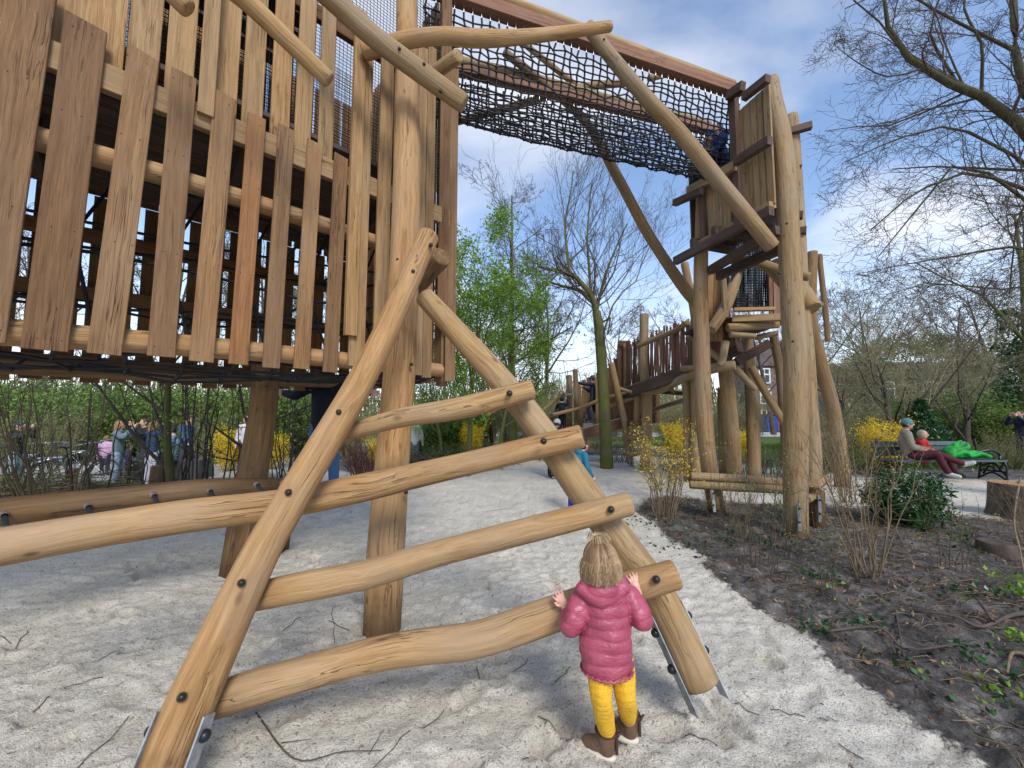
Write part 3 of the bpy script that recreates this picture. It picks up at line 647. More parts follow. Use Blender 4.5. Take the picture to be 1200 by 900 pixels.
# even spacing along the U
for i in range(nu):
    fine = catmull(Pn[i], .02); s = np.concatenate(([0], np.cumsum(np.linalg.norm(np.diff(fine, axis=0), axis=1)))); tt = np.linspace(0, s[-1], nv)
    Pn[i] = np.column_stack([np.interp(tt, s, fine[:, k]) for k in range(3)])
rj = np.random.default_rng(8); Pn[:, 1:-1] += rj.normal(size=Pn[:, 1:-1].shape)*.010
mb = MB(); tubes(mb, Pn, np.full((nu, nv), .0115), 4); tubes(mb, np.swapaxes(Pn, 0, 1)[1:-1], np.full((nv-2, nu), .0115), 4)
knots(mb, Pn[:, 1:-1], .023)
for L in (PF, PK):
    A_ = np.array([[L[i], L[i]+V(0, 0, .1)] for i in range(nu)]); tubes(mb, A_, np.full((nu, 2), .006), 4, .5, 1)
mb.build('net', [M['rope'], M['clip']], nbz)
def hor(A, B, off): return nrm(np.cross(B-A, V(0, 0, 1)))*off
for A, B, nm in ((F0, F1, 0), (K0, K1, 1)):
    mb = MB(); plank(mb, A+V(0, 0, .04), B+V(0, 0, .04), V(0, 0, 1), .13, .12 if nm else .15, .004, .5); mb.build('edge_beam', M['redbeam'], nbz)
    mb = MB(); d = B-A; log(mb, [A+V(0, 0, .16), A+d*.3+V(0, 0, .18), A+d*.6+V(0, 0, .15), B+V(0, 0, .14)-d*.02], [.06, .065, .06, .055], 18, .08, .05, 60+nm, .5); mb.build('top_log', M['log'] if not nm else M['logfar'], nbz)
beam([(688, 30, 4.05), (720, 72, 4.1), (760, 118, 4.2), (800, 160, 4.3), (850, 222, 4.42), (905, 290, 4.55)], [.07, .075, .08, .085, .088, .085], 71, .3, nbz, [(708, 46, 4.0)], 'brace_log', 'logfar')
beam([(590, 60, 4.9), (640, 100, 5.2), (690, 148, 5.6), (725, 210, 6.0), (760, 275, 6.4), (800, 335, 6.9), (822, 362, 7.1)], [.05, .055, .06, .08, .085, .1, .1], 72, .15, nbz, (), 'brace_log', 'logfar')
beam([(515, 148, 5.1), (600, 125, 5.3), (680, 103, 5.5), (735, 97, 5.6)], [.05, .05, .055, .05], 73, .3, nbz, (), 'brace_log', 'logfar', 14)
beam([(760, 92, 5.4), (812, 80, 5.6)], [.045, .045], 74, .5, nbz, (), 'brace_log', 'logfar', 14)
beam([(610, 48, 5.0), (700, 120, 5.5)], [.04, .04], 75, .5, nbz, (), 'brace_log', 'logfar', 14)
beam([(556, 2, 4.2), (600, 0, 4.6)], [.04, .04], 76, .5, nbz, (), 'brace_log', 'logfar', 14)
# ================================================================== CORNER TOWER (right)
tb = thing('corner_tower', (3.6, 6, 0), 'tall log lookout tower with boarded cabin and dark squared beams, beside the near bed', 'play tower')
BR = V(3.20, 4.92, 0); fB = nrm(V(-.36, 1.0, 0)); gB = nrm(V(1.0, .36, 0))
def fbp(s, z, off=0): return BR+fB*s+gB*off+V(0, 0, z)
def plog(pts, r, seed, tint, mat='logfar', name='post', par=None, sides=22, amp=.06, seg=.08):
    mb = MB(); log(mb, pts, r, sides, seg, amp, seed, tint, .014); return mb.build(name, M[mat], par or tb)
p1 = gp(932, 628)
P1 = plog([p1+V(0, 0, -.15), W(932, 560, 4.80), W(932, 430, 4.82), W(925, 300, 4.85), W(917, 180, 4.88), W(905, 120, 4.9), W(904, 92, 4.9)], [.125, .128, .130, .125, .13, .118, .085], 81, .45)
p2 = gp(951, 610)
plog([p2+V(0, 0, -.1), W(948, 500, p2[1]), W(938, 350, p2[1]), W(932, 230, p2[1]+.05), W(927, 136, p2[1]+.1)], [.12, .125, .11, .105, .09], 82, .5)
p3 = gp(838, 600)
P3 = plog([p3+V(.05, 0, -.1), W(831, 545, 5.85), W(825, 480, 5.85), W(823, 420, 5.85), W(821, 340, 5.87), W(823, 215, 5.95)], [.115, .118, .115, .11, .105, .09], 83, .7)
for pts, r, sd, tn in (
    ([gp(861, 562, -.1), W(858, 520, 8.5), W(854, 470, 8.2), W(848, 400, 7.9), W(848, 325, 7.7)], [.165, .155, .145, .135, .11], 84, .6),
    ([W(884, 556, 8.6), W(881, 470, 8.6), W(875, 394, 8.6)], [.13, .125, .115], 85, .4),
    ([W(807, 552, 8.8), W(805, 440, 8.8)], [.1, .1], 86, .25), ([W(817, 552, 8.6), W(815, 440, 8.6)], [.11, .1], 87, .5),
    ([W(848, 552, 9.4), W(845, 455, 9.4)], [.1, .09], 88, .15), ([W(921, 530, 8.4), W(914, 440, 8.2), W(906, 392, 8.0)], [.085, .08, .075], 89, .2),
    ([W(986, 548, 8.1), W(976, 480, 8.0), W(960, 420, 7.9), W(950, 370, 7.8), W(952, 295, 7.8)], [.14, .125, .12, .1, .09], 90, .7),
    ([W(968, 372, 7.9), W(960, 298, 7.9)], [.05, .05], 91, .6), ([W(817, 470, 8.4), W(815, 380, 8.4), W(802, 308, 8.4)], [.09, .085, .08], 92, .7)):
    if pts[0][1] > 7 and pts[0][2] > 0: pts = [pts[0]-V(0, 0, .5)]+pts; r = [r[0]]+r
    plog(pts, r, sd, tn)
# split logs leaning against the lower deck
plog([W(847, 322, 7.2), W(858, 380, 7.0), W(860, 425, 6.95)][::-1] and [W(866, 318, 7.25), W(850, 360, 7.1), W(833, 387, 6.95)], [.10, .10, .095], 93, .6, name='brace_log')
plog([W(850, 400, 7.2), W(846, 425, 7.15), W(842, 428, 7.15)], [.07, .06, .05], 94, .5, name='brace_log')
mb = MB()
for x0, x1, t in ((826, 829, .7), (832, 834, .9), (838, 840, .6), (844, 845, .8)): plank(mb, W(x0, 400, 7.5), W(x1, 312, 7.5), (0, -1, 0), .09, .03, .003, t)
mb.build('pale_boards', M['plankl'], tb)
mb = MB(); plank(mb, W(829, 405, 7.3), W(838, 318, 7.3), (0, -1, 0), .01, .01)
# big slanting offcut with a sawn end, right of the near post
plog([W(905, 310, 5.9), W(935, 340, 5.6), W(953, 362, 5.4)], [.13, .14, .12], 95, .3, 'log', 'brace_log')
plog([W(850, 303, 6.0), W(885, 308, 5.6), W(915, 317, 5.35), W(949, 325, 5.15)], [.06, .07, .065, .06], 96, .5, 'logfar', 'brace_log')
plog([W(940, 366, 6.4), W(962, 357, 6.9)], [.05, .05], 97, .4, 'logfar', 'brace_log')
# boarded cabin: right half of the face planked, opening for the net on the left half
def fz(px, py): kk = (px-600)/FPX/(math.cos(PITCH)-(450-py)/FPX*math.sin(PITCH)); s = (kk*BR[1]-BR[0])/(fB[0]-kk*fB[1]); p = BR+fB*s; return s, W(px, py, p[1])[2]
mb = MB()
for px, w, t in ((873, .09, .3), (881, .10, .35), (889, .09, .5), (897, .09, .25), (904, .09, .4)):
    s, z0 = fz(px, 252-(px-881)*.5); _, z1 = fz(px, 118-(px-881)*.9); plank(mb, fbp(s, z0), fbp(s-.01, z1), -gB, w+.02, .03, .003, t)
for px, t in ((836, .6), (845, .4), (853, .7)):
    s, z0 = fz(px, 282-(px-836)*.8); _, z1 = fz(px, 213-(px-836)*.6); plank(mb, fbp(s, z0), fbp(s, z1), -gB, .14, .03, .003, t)
mb.build('cabin_boards', M['logfar'], tb)
mb = MB()
s, z0 = fz(869, 262); _, z1 = fz(869, 112); plank(mb, fbp(s, z0, -.04), fbp(s, z1, -.04), -gB, .11, .09, .004, .8)
s2, z2 = fz(827, 292); _, z3 = fz(827, 225); plank(mb, fbp(s2, z2, -.03), fbp(s2, z3, -.03), -gB, .08, .07, .004, .6)
mb.build('corner_stud', M['dark'], tb)
def sq(par, a, b, w=.1, h=.11, mat='dark', t=.5, name='squared_beam', nor=(0, 0, 1)):
    mb = MB(); plank(mb, a, b, nor, w, h, .005, t); return mb.build(name, M[mat], par)
def face_beam(xa, ya, xb, yb, off, h=.11, t=.4, w=.09, mat='dark'):
    sa, za = fz(xa, ya); sb, zb = fz(xb, yb); z = (za+zb)/2; sq(tb, fbp(sa, za, off), fbp(sb, zb, off), w, h, mat, t)
face_beam(873, 193, 914, 168, -.17, .11, .5); face_beam(882, 118, 911, 96, -.16, .10, .6); face_beam(862, 116, 880, 104, -.14, .12, .7)
face_beam(814, 226, 870, 196, -.13, .13, .6, .07, 'logfar'); face_beam(800, 240, 833, 226, -.16, .10, .5)
face_beam(803, 308, 918, 250, -.2, .12, .5); face_beam(826, 316, 905, 268, .1, .12, .3); face_beam(820, 287, 907, 240, -.02, .07, .7, .12, 'logfar')
face_beam(815, 320, 900, 278, .45, .13, .3)
for s_, z_ in ((.1, 4.05), (.55, 4.05), (.95, 4.05)): sq(tb, fbp(s_, z_, -.16), fbp(s_, z_, .75), .08, .13, t=.4)
# cabin body: side, back, floor and lid
mb = MB()
for k in range(5): plank(mb, fbp(.08, 4.14, .08+k*.14), fbp(1.1, 4.14, .08+k*.14), (0, 0, 1), .13, .035)
mb.build('cabin_floor', M['dark'], tb)
mb = MB()
for k in range(8):
    plank(mb, fbp(.1+k*.15, 4.15, .62), fbp(.1+k*.15, 5.5-.02*(k % 3), .62), gB, .145, .03)
for k in range(3): plank(mb, fbp(.0, 4.15, .1+k*.15), fbp(.0, 5.35, .1+k*.15), fB, .13, .03)
mb.build('cabin_back', M['dark'], tb)
mb = MB()
for k in range(6): plank(mb, fbp(1.15, 4.15, .1+k*.13), fbp(1.15, 5.5+k*.17, .1+k*.13), fB, .125, .03)
mb.build('cabin_side', M['dark'], tb)
for (xa, ya, xb, yb, D) in ((905, 160, 951, 147, 5.5), (910, 202, 939, 198, 5.6), (905, 257, 941, 252, 5.35), (910, 275, 945, 270, 5.5)):
    sq(tb, W(xa, ya, D+.1), W(xb, yb, D-.1), .09, .10, 'dark', .8)
# lower deck with chain curtain
D2 = 7.0
dk0, dk1 = W(858, 374, D2), W(915, 372, D2-.3)
sq(tb, dk0, dk1, .12, .12, 'log', .5, 'deck_edge'); sq(tb, W(860, 363, D2-.1), W(908, 362, D2-.3), .10, .06, 'log', .7, 'deck_edge')
mb = MB()
for k in range(10): a = dk0+V(0, .12+k*.14, .03); plank(mb, a-V(.3, 0, 0), a+V(1.25, 0, 0), (0, 0, 1), .13, .04)
mb.build('deck', M['dark'], tb)
plog([W(852, 384, D2), W(912, 380, D2-.1)], [.075, .075], 98, .3, 'log', 'floor_beam'); plog([W(855, 392, D2-.2), W(885, 394, D2-.2)], [.05, .05], 99, .3, 'logfar', 'floor_beam')
plog([W(884, 396, D2+.1), W(912, 390, D2-.1)], [.05, .05], 100, .3, 'logfar', 'floor_beam')
mb = MB(); rr_ = np.random.default_rng(2); A_ = []
for row, nn in ((0, 38), (.15, 34), (.3, 30)):
    for k in range(nn):
        x = 858+(902-858)*k/(nn-1); top = W(x+rr_.uniform(-1, 1), 285, D2+.15+row); bot = W(x+rr_.uniform(-1, 1), 361, D2+.15+row)
        zz = np.arange(0, 1, 1/40.)
        knots(mb, top+(bot-top)*zz[:, None], .019); A_.append([top, bot])
tubes(mb, np.array(A_), np.full((len(A_), 2), .006), 4)
mb.build('chain_curtain', M['rope'], tb)
mb = MB()
for k, x in enumerate((904, 908, 913)): plank(mb, W(x, 368, D2), W(x-1, 318, D2), (0, -1, 0), .085, .03, .003, .3+.2*k)
mb.build('side_boards', M['redbeam'], tb)
sq(tb, W(851, 372, D2), W(847, 318, D2), .09, .06, 'logfar', .5, 'corner_stud', (0, -1, 0)); sq(tb, W(856, 318, 7.3), W(912, 296, 6.6), .1, .1, 'log', .2)
sq(tb, W(828, 320, 6.4), W(870, 296, 6.6), .1, .12, 'log', .2); sq(tb, W(862, 425, 7.7), W(899, 404, 7.5), .5, .16, 'dark', .4)
# steel shoes
for x, y, D, dx in ((937, 600, 4.66, .02), (961, 590, 5.1, .02)):
    mb = MB(); plank(mb, W(x, y+22, D), W(x-1, y-10, D), (.2, -1, 0), .045, .012, .002); p = mb.build('foot_plate', M['steel'], tb)
    for yy in (y-4, y+12): mb = MB(); ellipsoid(mb, W(x, yy, D-.015), .014, nu=10, nv=6); mb.build('bolt', M['rubber'], p)
for x, y, D in ((922, 262, 4.72), (913, 320, 4.7), (922, 572, 4.65), (929, 400, 4.69)): mb = MB(); ellipsoid(mb, W(x, y, D), .015, nu=10, nv=6); mb.build('bolt', M['rubber'], P1)
# low double log edge round the tower feet
lo = thing('low_log_rail', gp(850, 600), 'low rail of two stacked peeled logs at the foot of the lookout tower', 'log rail')
def lg(pts, r, sd, t, par=lo, mat='logfar', name='rail'):
    mb = MB(); log(mb, pts, r, 16, .08, .05, sd, t, .012); return mb.build(name, M[mat], par)
lg([W(809, 558, 5.65), W(860, 561, 5.55), W(916, 566, 5.3), (W(962, 570, 5.02))], [.06, .062, .058, .055], 101, .6); lg([W(808, 568, 5.6), W(860, 571, 5.45), W(925, 574, 5.2)], [.055, .058, .055], 102, .4)
lg([W(951, 574, 5.15), W(968, 561, 5.6)], [.058, .05], 103, .7); lg([W(946, 585, 4.98), W(958, 577, 5.4)], [.05, .048], 104, .4); lg([W(836, 598, 5.6), W(835, 560, 5.72)], [.08, .085], 105, .2, mat='logold', name='stub')
lg([gp(957, 616, -.05), W(957, 575, 5.2)], [.095, .09], 106, .2, mat='logold', name='stub')
mb = MB(); plank(mb, W(838, 600, 5.5), W(834, 574, 5.5), (.2, -1, 0), .05, .01, .002); p = mb.build('foot_plate', M['steel'], lo)
for yy in (578, 592): mb = MB(); ellipsoid(mb, W(836, yy, 5.47), .014, nu=10, nv=6); mb.build('bolt', M['rubber'], p)
# ================================================================== RAMP WALKWAY
rw = thing('ramp_walkway', W(740, 520, 9.5)*V(1, 1, 0), 'sloping raised walkway fenced with dark upright sticks leading up to the lookout tower', 'walkway')
_W, _gp, _plog, _plank = W, gp, plog, plank
def W(px, py, D): return _W(px, py, D*(1+.22*min(1, max(0, (830-px)/75))))
def plog(pts, r, *a, **k): return _plog(pts, [q*1.15 for q in r], *a, **k)
def plank(mb, a, b, nor, w, *r, **k): return _plank(mb, a, b, nor, w*(1.2 if w > .09 else 1), *r, **k)
def rl(pts, r, sd, t, mat='logfar', name='rail', sides=14): return plog([W(*p) for p in pts], r, sd, t, mat, name, rw, sides)
def stickfence(xa, ya0, ya1, Da, xb, yb0, yb1, Db, n, seed, w=.04):
    r_ = np.random.default_rng(seed); mb = MB()
    for k in range(n):
        t = (k+r_.uniform(-.3, .3))/(n-1); iD = (1-t)/Da+t/Db; D = 1/iD; x = xa+(xb-xa)*t
        lo_ = W(x, ya0+(yb0-ya0)*t, D); hi = W(x+r_.uniform(-2.5, 2.5), ya1+(yb1-ya1)*t+r_.uniform(-4, 3), D+r_.uniform(-.03, .03))
        log(mb, [lo_, (lo_+hi)/2+r_.normal(size=3)*.008, hi], [w*r_.uniform(.4, .65)]*2, 7, .3, .05, int(r_.integers(1e6)), r_.uniform(.1, 1), .004)
    mb.build('stick_fence', M['stick'], rw)
stickfence(733, 458, 402, 9.6, 812, 428, 372, 8.3, 60, 1, .031); stickfence(736, 452, 402, 10.9, 822, 424, 377, 9.6, 50, 2, .031); stickfence(826, 424, 377, 8.1, 862, 405, 372, 7.4, 28, 3, .031)
sq(rw, W(732, 462, 9.5), W(816, 432, 8.2), .12, .3, 'dark', .7, 'side_beam', (0, 0, 1)); sq(rw, W(816, 432, 8.2), W(866, 404, 7.4), .12, .3, 'dark', .5, 'side_beam')
mb = MB(); plank(mb, W(732, 454.5, 9.45), W(816, 424.5, 8.15), (0, 0, 1), .03, .02, .002); mb.build('steel_edge', M['steel'], rw)
mb = MB()
for k in range(22):
    t = k/21; a = W(734, 462, 9.6)*(1-t)+W(862, 408, 7.6)*t; plank(mb, a, a+V(.5, 1.2, 0), (0, 0, 1), .18, .04)
mb.build('deck', M['dark'], rw)
plog([gp(760, 552, -.1)+V(0, .3, .0), W(758, 480, 9.0), W(754, 420, 9.0), W(755, 368, 9.0)], [.125, .12, .11, .11], 111, .55, par=rw)
rl([(747, 406, 8.85), (775, 394, 8.6), (790, 388, 8.45), (806, 378, 8.2)], [.055, .06, .06, .055], 112, .5)
rl([(806, 392, 8.1), (830, 410, 7.6), (848, 425, 7.3)], [.05, .05, .05], 113, .5)
rl([(752, 459, 8.8), (775, 457, 8.6), (800, 444, 8.2), (835, 432, 7.6), (862, 428, 7.3)], [.075, .08, .08, .085, .08], 114, .5, name='bearer')
rl([(799, 432, 7.9), (850, 430, 7.4)], [.055, .055], 115, .5, name='bearer'); rl([(860, 430, 7.6), (885, 457, 7.5)], [.06, .05], 116, .4, name='brace'); rl([(880, 430, 8.3), (900, 465, 8.2), (925, 505, 8.1)], [.065, .065, .06], 117, .6, name='brace')
rl([(765, 459, 10), (802, 461, 9.6)], [.05, .05], 118, .1, 'logold', 'brace'); rl([(735, 520, 10.5), (760, 485, 10.3), (805, 467, 10)], [.06, .06, .06], 119, .5, name='brace')
rl([(768, 430, 8.5), (790, 460, 8.4)], [.04, .04], 120, .3, 'logold', 'brace')
mb = MB()           # boards at the turn
for k, x in enumerate((727, 732)): plank(mb, W(x, 460, 9.9), W(x, 399+k, 9.9), (0, -1, 0), .13, .04, .003, .3+k*.3)
plank(mb, W(736.5, 500, 9.7), W(736, 400, 9.7), (0, -1, 0), .10, .05, .003, .4); plank(mb, W(725, 400, 9.8), W(739, 401, 9.7), (0, -1, 0), .06, .08)
mb.build('turn_boards', M['plank'], rw); mb = MB()
for k in range(7): x = 700+k*5.2; plank(mb, W(x, 500, 10.2), W(x+.5, 442-k*5.5, 10.2), (0, -1, 0), .108, .03, .003, random.uniform(.1, .55))
for k in range(10): x = 679.5+k*5.6; plank(mb, W(x, 500, 11.4), W(x-1, 448-k*2.8, 11.4), (0, -1, 0), .13, .03)
mb.build('side_planks', M['plank'], rw); mb = MB()
for k in range(12): x = 716+k*5; plank(mb, W(x, 496, 10.4), W(x, 462-(k*.6), 10.4), (0, -1, 0), .10, .03, .003, .15)
mb.build('under_boards', M['plank'], rw)
mb = MB()           # steps
for k in range(6):
    t = k/5; y = 508-t*27; D = 10.0+t*1.2; x0 = 680+t*8; x1 = 716+t*6
    plank(mb, W(x0, y, D), W(x1+6, y-1, D), (0, 0, 1), .34, .05, .003); plank(mb, W(x0, y+2, D-.16), W(x1+6, y+1, D-.16), (0, -1, 0), .14, .03)
mb.build('steps', plain('weathered_step', (.30, .29, .26), .8), rw)
sq(rw, W(684, 508, 9.7), W(755, 490, 9.4), .1, .27, 'redbeam', .1, 'side_beam'); mb = MB(); plank(mb, W(684, 501.5, 9.65), W(728, 490, 9.45), (0, 0, 1), .03, .02, .002); mb.build('steel_edge', M['steel'], rw)
sq(rw, W(735, 496, 9.2), W(755, 496, 9.2), .5, .13, 'plank', .2, 'landing')
rl([(648, 486, 10.0), (680, 478, 9.8), (705, 468, 9.6), (728, 462, 9.4), (735, 460, 9.3)], [.05]*4, 121, .6); rl([(712, 477, 9.5), (735, 469, 9.3), (752, 463, 9.1)], [.055]*3, 122, .6); rl([(723, 454, 9.2), (738, 459, 9.1), (751, 462, 9.0)], [.045]*3, 123, .7)
plog([gp(676, 525, -.1), W(676, 480, 10.2), W(674, 433, 10.2)], [.09, .08, .07], 124, .5, par=rw); plog([gp(667, 525, -.1), W(667, 480, 10.8), W(667, 440, 10.8)], [.1, .09, .09], 125, .6, par=rw)
plog([W(746, 500, 9.1), W(747, 453, 9.1)], [.08, .075], 126, .5, par=rw)
rl([(620, 497, 10.8), (640, 478, 10.8), (662, 461, 10.8)], [.06, .06, .055], 127, .8); rl([(640, 490, 11.3), (650, 487, 11.2), (668, 488, 11)], [.07, .07, .07], 128, .4)
plog([gp(652, 524, -.1), W(652, 478, 10.9)], [.07, .07], 129, .6, par=rw); plog([gp(646, 526, -.1), W(645, 487, 11.3)], [.08, .08], 130, .4, par=rw)
mb = MB(); rope(mb, [W(661, 510, 10.4), W(661, 466, 10.4), W(664, 463, 10.4), W(673, 461, 10.3)], .03, 8); mb.build('steel_handrail', M['clip'], rw)
lb = gp(739, 546)
plog([lb+V(0, 0, .08), W(733, 500, 9.3), W(724, 462, 9.2), W(716, 425, 9.1)], [.085, .08, .085, .08], 131, .6, par=rw, name='ladder_leg')
for y0, y1, x0 in ((514, 511, 736), (533, 527, 739)): rl([(x0, y0, 9.15), (758, y1, 9.0)], [.07, .06], y0, .6, name='ladder_rung')
mb = MB(); plank(mb, lb+V(0, -.06, -.05), lb+V(0, -.1, .22), (0, -1, 0), .11, .02, .002); mb.build('foot_plate', M['steel'], rw)
W, plog, plank = _W, _plog, _plank
# small entrance frame of posts, far centre
ef = thing('entrance_frame', gp(576, 512), 'slim wooden gate frame standing in front of the green bushes, centre distance', 'wooden frame')
for pts, r in (([gp(576, 522, -.1), W(575, 486, 13.3)], [.09, .08]), ([gp(592, 520, -.1), W(592, 478, 14)], [.09, .08]), ([W(571, 488, 13.4), W(600, 472, 12.5)], [.06, .06])): plog(pts, r, None, .7, par=ef, name='frame_log')
# ================================================================== BENCH (right)
bn = thing('park_bench', gp(1085, 560), 'dark green slatted park bench with ornate iron ends beside the gravel path', 'bench')
benchm = plain('bench_paint', (.06, .09, .10), .5, 0, .25, 6)
BD = 9.0; bx0, bx1 = (1033-600)/FPX*BD, (1158-600)/FPX*BD; bz = ground_z((bx0+bx1)/2, BD)-.0
for nm, z, y0, tilt in (('seat', .44, -.18, 0), ('backrest', .62, .22, 1)):
    mb = MB()
    for k in range(4 if nm == 'seat' else 3):
        if nm == 'seat': plank(mb, (bx0, BD-.2+k*.115, bz+z), (bx1, BD-.2+k*.115, bz+z), (0, 0, 1), .1, .035)
        else: plank(mb, (bx0, BD+.26+k*.03, bz+.56+k*.115), (bx1-.25, BD+.26+k*.03, bz+.56+k*.115), (0, -1, .25), .1, .035)
    mb.build(nm, benchm, bn)
for x in (bx0+.08, bx1-.38, bx1-.06)[:3]:
    if x == bx1-.38: continue
    mb = MB(); y = BD
    for P in ([(x, y-.25, bz-.02), (x, y-.22, bz+.42), (x, y+.2, bz+.42), (x, y+.3, bz+.9)], [(x, y+.28, bz-.02), (x, y+.2, bz+.42)], [(x, y-.25, bz+.02), (x, y, bz+.16), (x, y+.27, bz+.02)],
              [(x, y-.22, bz+.4), (x, y-.1, bz+.2), (x, y+.05, bz+.3), (x, y+.18, bz+.12)], [(x, y-.24, bz+.12), (x, y-.05, bz+.36), (x, y+.2, bz+.3)], [(x, y+.2, bz+.60), (x, y-.05, bz+.66), (x, y-.22, bz+.62), (x, y-.22, bz+.42)][:4] if x < bx1-1 else [(x, y-.25, bz+.2), (x, y+.25, bz+.2)]):
        C = catmull(P, .05); rope(mb, C, .022, 6)
    mb.build('iron_end', M['rubber'], bn)
# ================================================================== PEOPLE
SKIN = plain('skin', (.62, .36, .26), .5, 0, .06, 30)
def cloth(name, c, bumpd=.004, scale=25, rough=.8, var=.12): return plain(name, c, rough, 0, var, scale, bumpd, .25)
def person(loc, yaw, h, pose, col, label, seat=0, group=None, hair='short', hat=None, vox=.016, cat='person', hood=False):
    """figure of height h at loc, facing yaw (0 = +Y); joints in units of height, body and clothes each one continuous surface"""
    t = thing('person', loc, label, cat, group)
    J = dict(pel=(0, 0, .52), che=(0, 0, .72), nek=(0, 0, .83), hed=(0, .01, .925))
    for s, k in ((-1, 'l'), (1, 'r')):
        J['sh'+k] = (s*.10, 0, .80); J['el'+k] = (s*.14, -.01, .63); J['ha'+k] = (s*.15, .03, .475)
        J['hi'+k] = (s*.045, 0, .50); J['kn'+k] = (s*.055, .01, .27); J['an'+k] = (s*.055, -.01, .045); J['to'+k] = (s*.065, .08, .018)
    J.update(pose)
    loc = np.asarray(loc, float); Rm = rotz(yaw)
    P = {k: loc+(Rm @ np.array(v))*h for k, v in J.items()}
    fw = Rm @ V(0, 1, 0); up = nrm(P['hed']-P['nek'])
    kid = h < 1.25; hr = (.068 if kid else .058)*h
    b = MB()
    side = Rm @ V(1, 0, 0)
    Hc = P['hed']; rot = np.column_stack([side, fw, V(0, 0, 1)])
    ellipsoid(b, Hc, (hr*.84, hr*.98, hr*1.18), rot); ellipsoid(b, Hc+fw*hr*.25-V(0, 0, hr*.62), (hr*.6, hr*.6, hr*.5), rot)
    ellipsoid(b, Hc+fw*hr*1.0-V(0, 0, hr*.12), (hr*.17, hr*.22, hr*.3), rot)
    for s in (-1, 1): ellipsoid(b, Hc+side*s*hr*.86-V(0, 0, hr*.05), (hr*.14, hr*.22, hr*.3), rot)
    capsule(b, [P['nek']-V(0, 0, .03*h), Hc-V(0, 0, hr*.5)], [.032*h, .03*h])
    capsule(b, [P['pel'], P['che']], [.075*h, .08*h], flatten=.7, fdir=fw); capsule(b, [P['shl'], P['nek']-V(0, 0, .02*h), P['shr']], [.035*h, .045*h, .035*h])
    for k in 'lr':
        capsule(b, [P['sh'+k], (P['sh'+k]+P['el'+k])/2, P['el'+k], (P['ha'+k]+P['el'+k])/2, P['ha'+k]], [.032*h, .028*h, .024*h, .021*h, .017*h]); capsule(b, [P['hi'+k], (P['hi'+k]+P['kn'+k])/2, P['kn'+k], (P['an'+k]+P['kn'+k])/2, P['an'+k]], [.048*h, .042*h, .033*h, .029*h, .022*h]); capsule(b, [P['an'+k], P['to'+k]], [.025*h, .02*h])
        d = nrm(P['ha'+k]-P['el'+k]); ellipsoid(b, P['ha'+k]+d*.03*h, (.022*h, .022*h, .032*h))
        sp = nrm(np.cross(d, fw)+V(1e-3, 0, 0))
        for q in (-1.2, -.4, .4, 1.2): capsule(b, [P['ha'+k]+d*.04*h+sp*q*.009*h, P['ha'+k]+d*.085*h+sp*q*.012*h+fw*.008*h], [.0075*h, .006*h], 8)
        capsule(b, [P['ha'+k]+d*.02*h+sp*.016*h, P['ha'+k]+d*.055*h+sp*.034*h], [.008*h, .006*h], 8)
    body = fuse(b, vox*.6, 'body', SKIN, t, 2)
    c = MB()
    hem = P['pel']+(P['pel']-P['che'])*(.15 if col.get('long') is None else col['long'])
    capsule(c, [hem, P['pel'], (P['pel']+P['che'])/2, P['che']], [.088*h, .09*h, .088*h, .092*h], 18, flatten=.72, fdir=fw); capsule(c, [P['shl'], P['nek']-V(0, 0, .025*h), P['shr']], [.045*h, .052*h, .045*h])
    for k in 'lr':
        w = P['ha'+k]+(P['el'+k]-P['ha'+k])*.06; capsule(c, [P['sh'+k], (P['sh'+k]+P['el'+k])/2, P['el'+k], (P['el'+k]+w)/2, w], [.047*h, .042*h, .037*h, .034*h, .028*h])
    if hood: ellipsoid(c, P['nek']-fw*.05*h, (.07*h, .05*h, .05*h), rot)
    fuse(c, vox, 'jacket', cloth('cloth_top', col['top'], .01, 14, col.get('rough', .7)), t, 3)
    c = MB(); capsule(c, [P['pel']+V(0, 0, .01*h), P['pel']-(P['che']-P['pel'])*.08], [.08*h, .082*h], flatten=.75, fdir=fw)
    for k in 'lr': a = P['an'+k]+(P['kn'+k]-P['an'+k])*.05; capsule(c, [P['hi'+k], (P['hi'+k]+P['kn'+k])/2, P['kn'+k], (P['kn'+k]+a)/2, a], [.053*h, .05*h, .042*h, .038*h, .034*h])
    fuse(c, vox, 'trousers', cloth('cloth_leg', col['leg'], .006, 14), t, 3)
    for k in 'lr':
        c = MB(); f = nrm(P['to'+k]-P['an'+k]); capsule(c, [P['an'+k]-f*.01*h, P['to'+k]], [.029*h, .025*h]); ellipsoid(c, P['an'+k]+V(0, 0, .005*h), .031*h)
        fuse(c, vox*.8, 'shoe', cloth('shoe', col.get('shoe', (.03, .03, .03)), .002), t, 2)
    if hair:
        c = MB(); ellipsoid(c, Hc+V(0, 0, hr*.12)-fw*hr*.12, (hr*.93, hr*1.0, hr*1.16), rot)
        if hair == 'long':
            capsule(c, [Hc-fw*hr*.4+V(0, 0, hr*.3), Hc-fw*hr*.75-V(0, 0, hr*1.3)], [hr*.85, hr*.55], 12)
            for s in (-1, 1): capsule(c, [Hc+side*s*hr*.65+V(0, 0, hr*.2), Hc+side*s*hr*.75-V(0, 0, hr*1.2)-fw*hr*.1], [hr*.4, hr*.25], 10)
        o = fuse(c, vox*.5, 'hair', plain('hair', col.get('hair', (.12, .07, .04)), .6, 0, .35, 40, .004), t, 1)
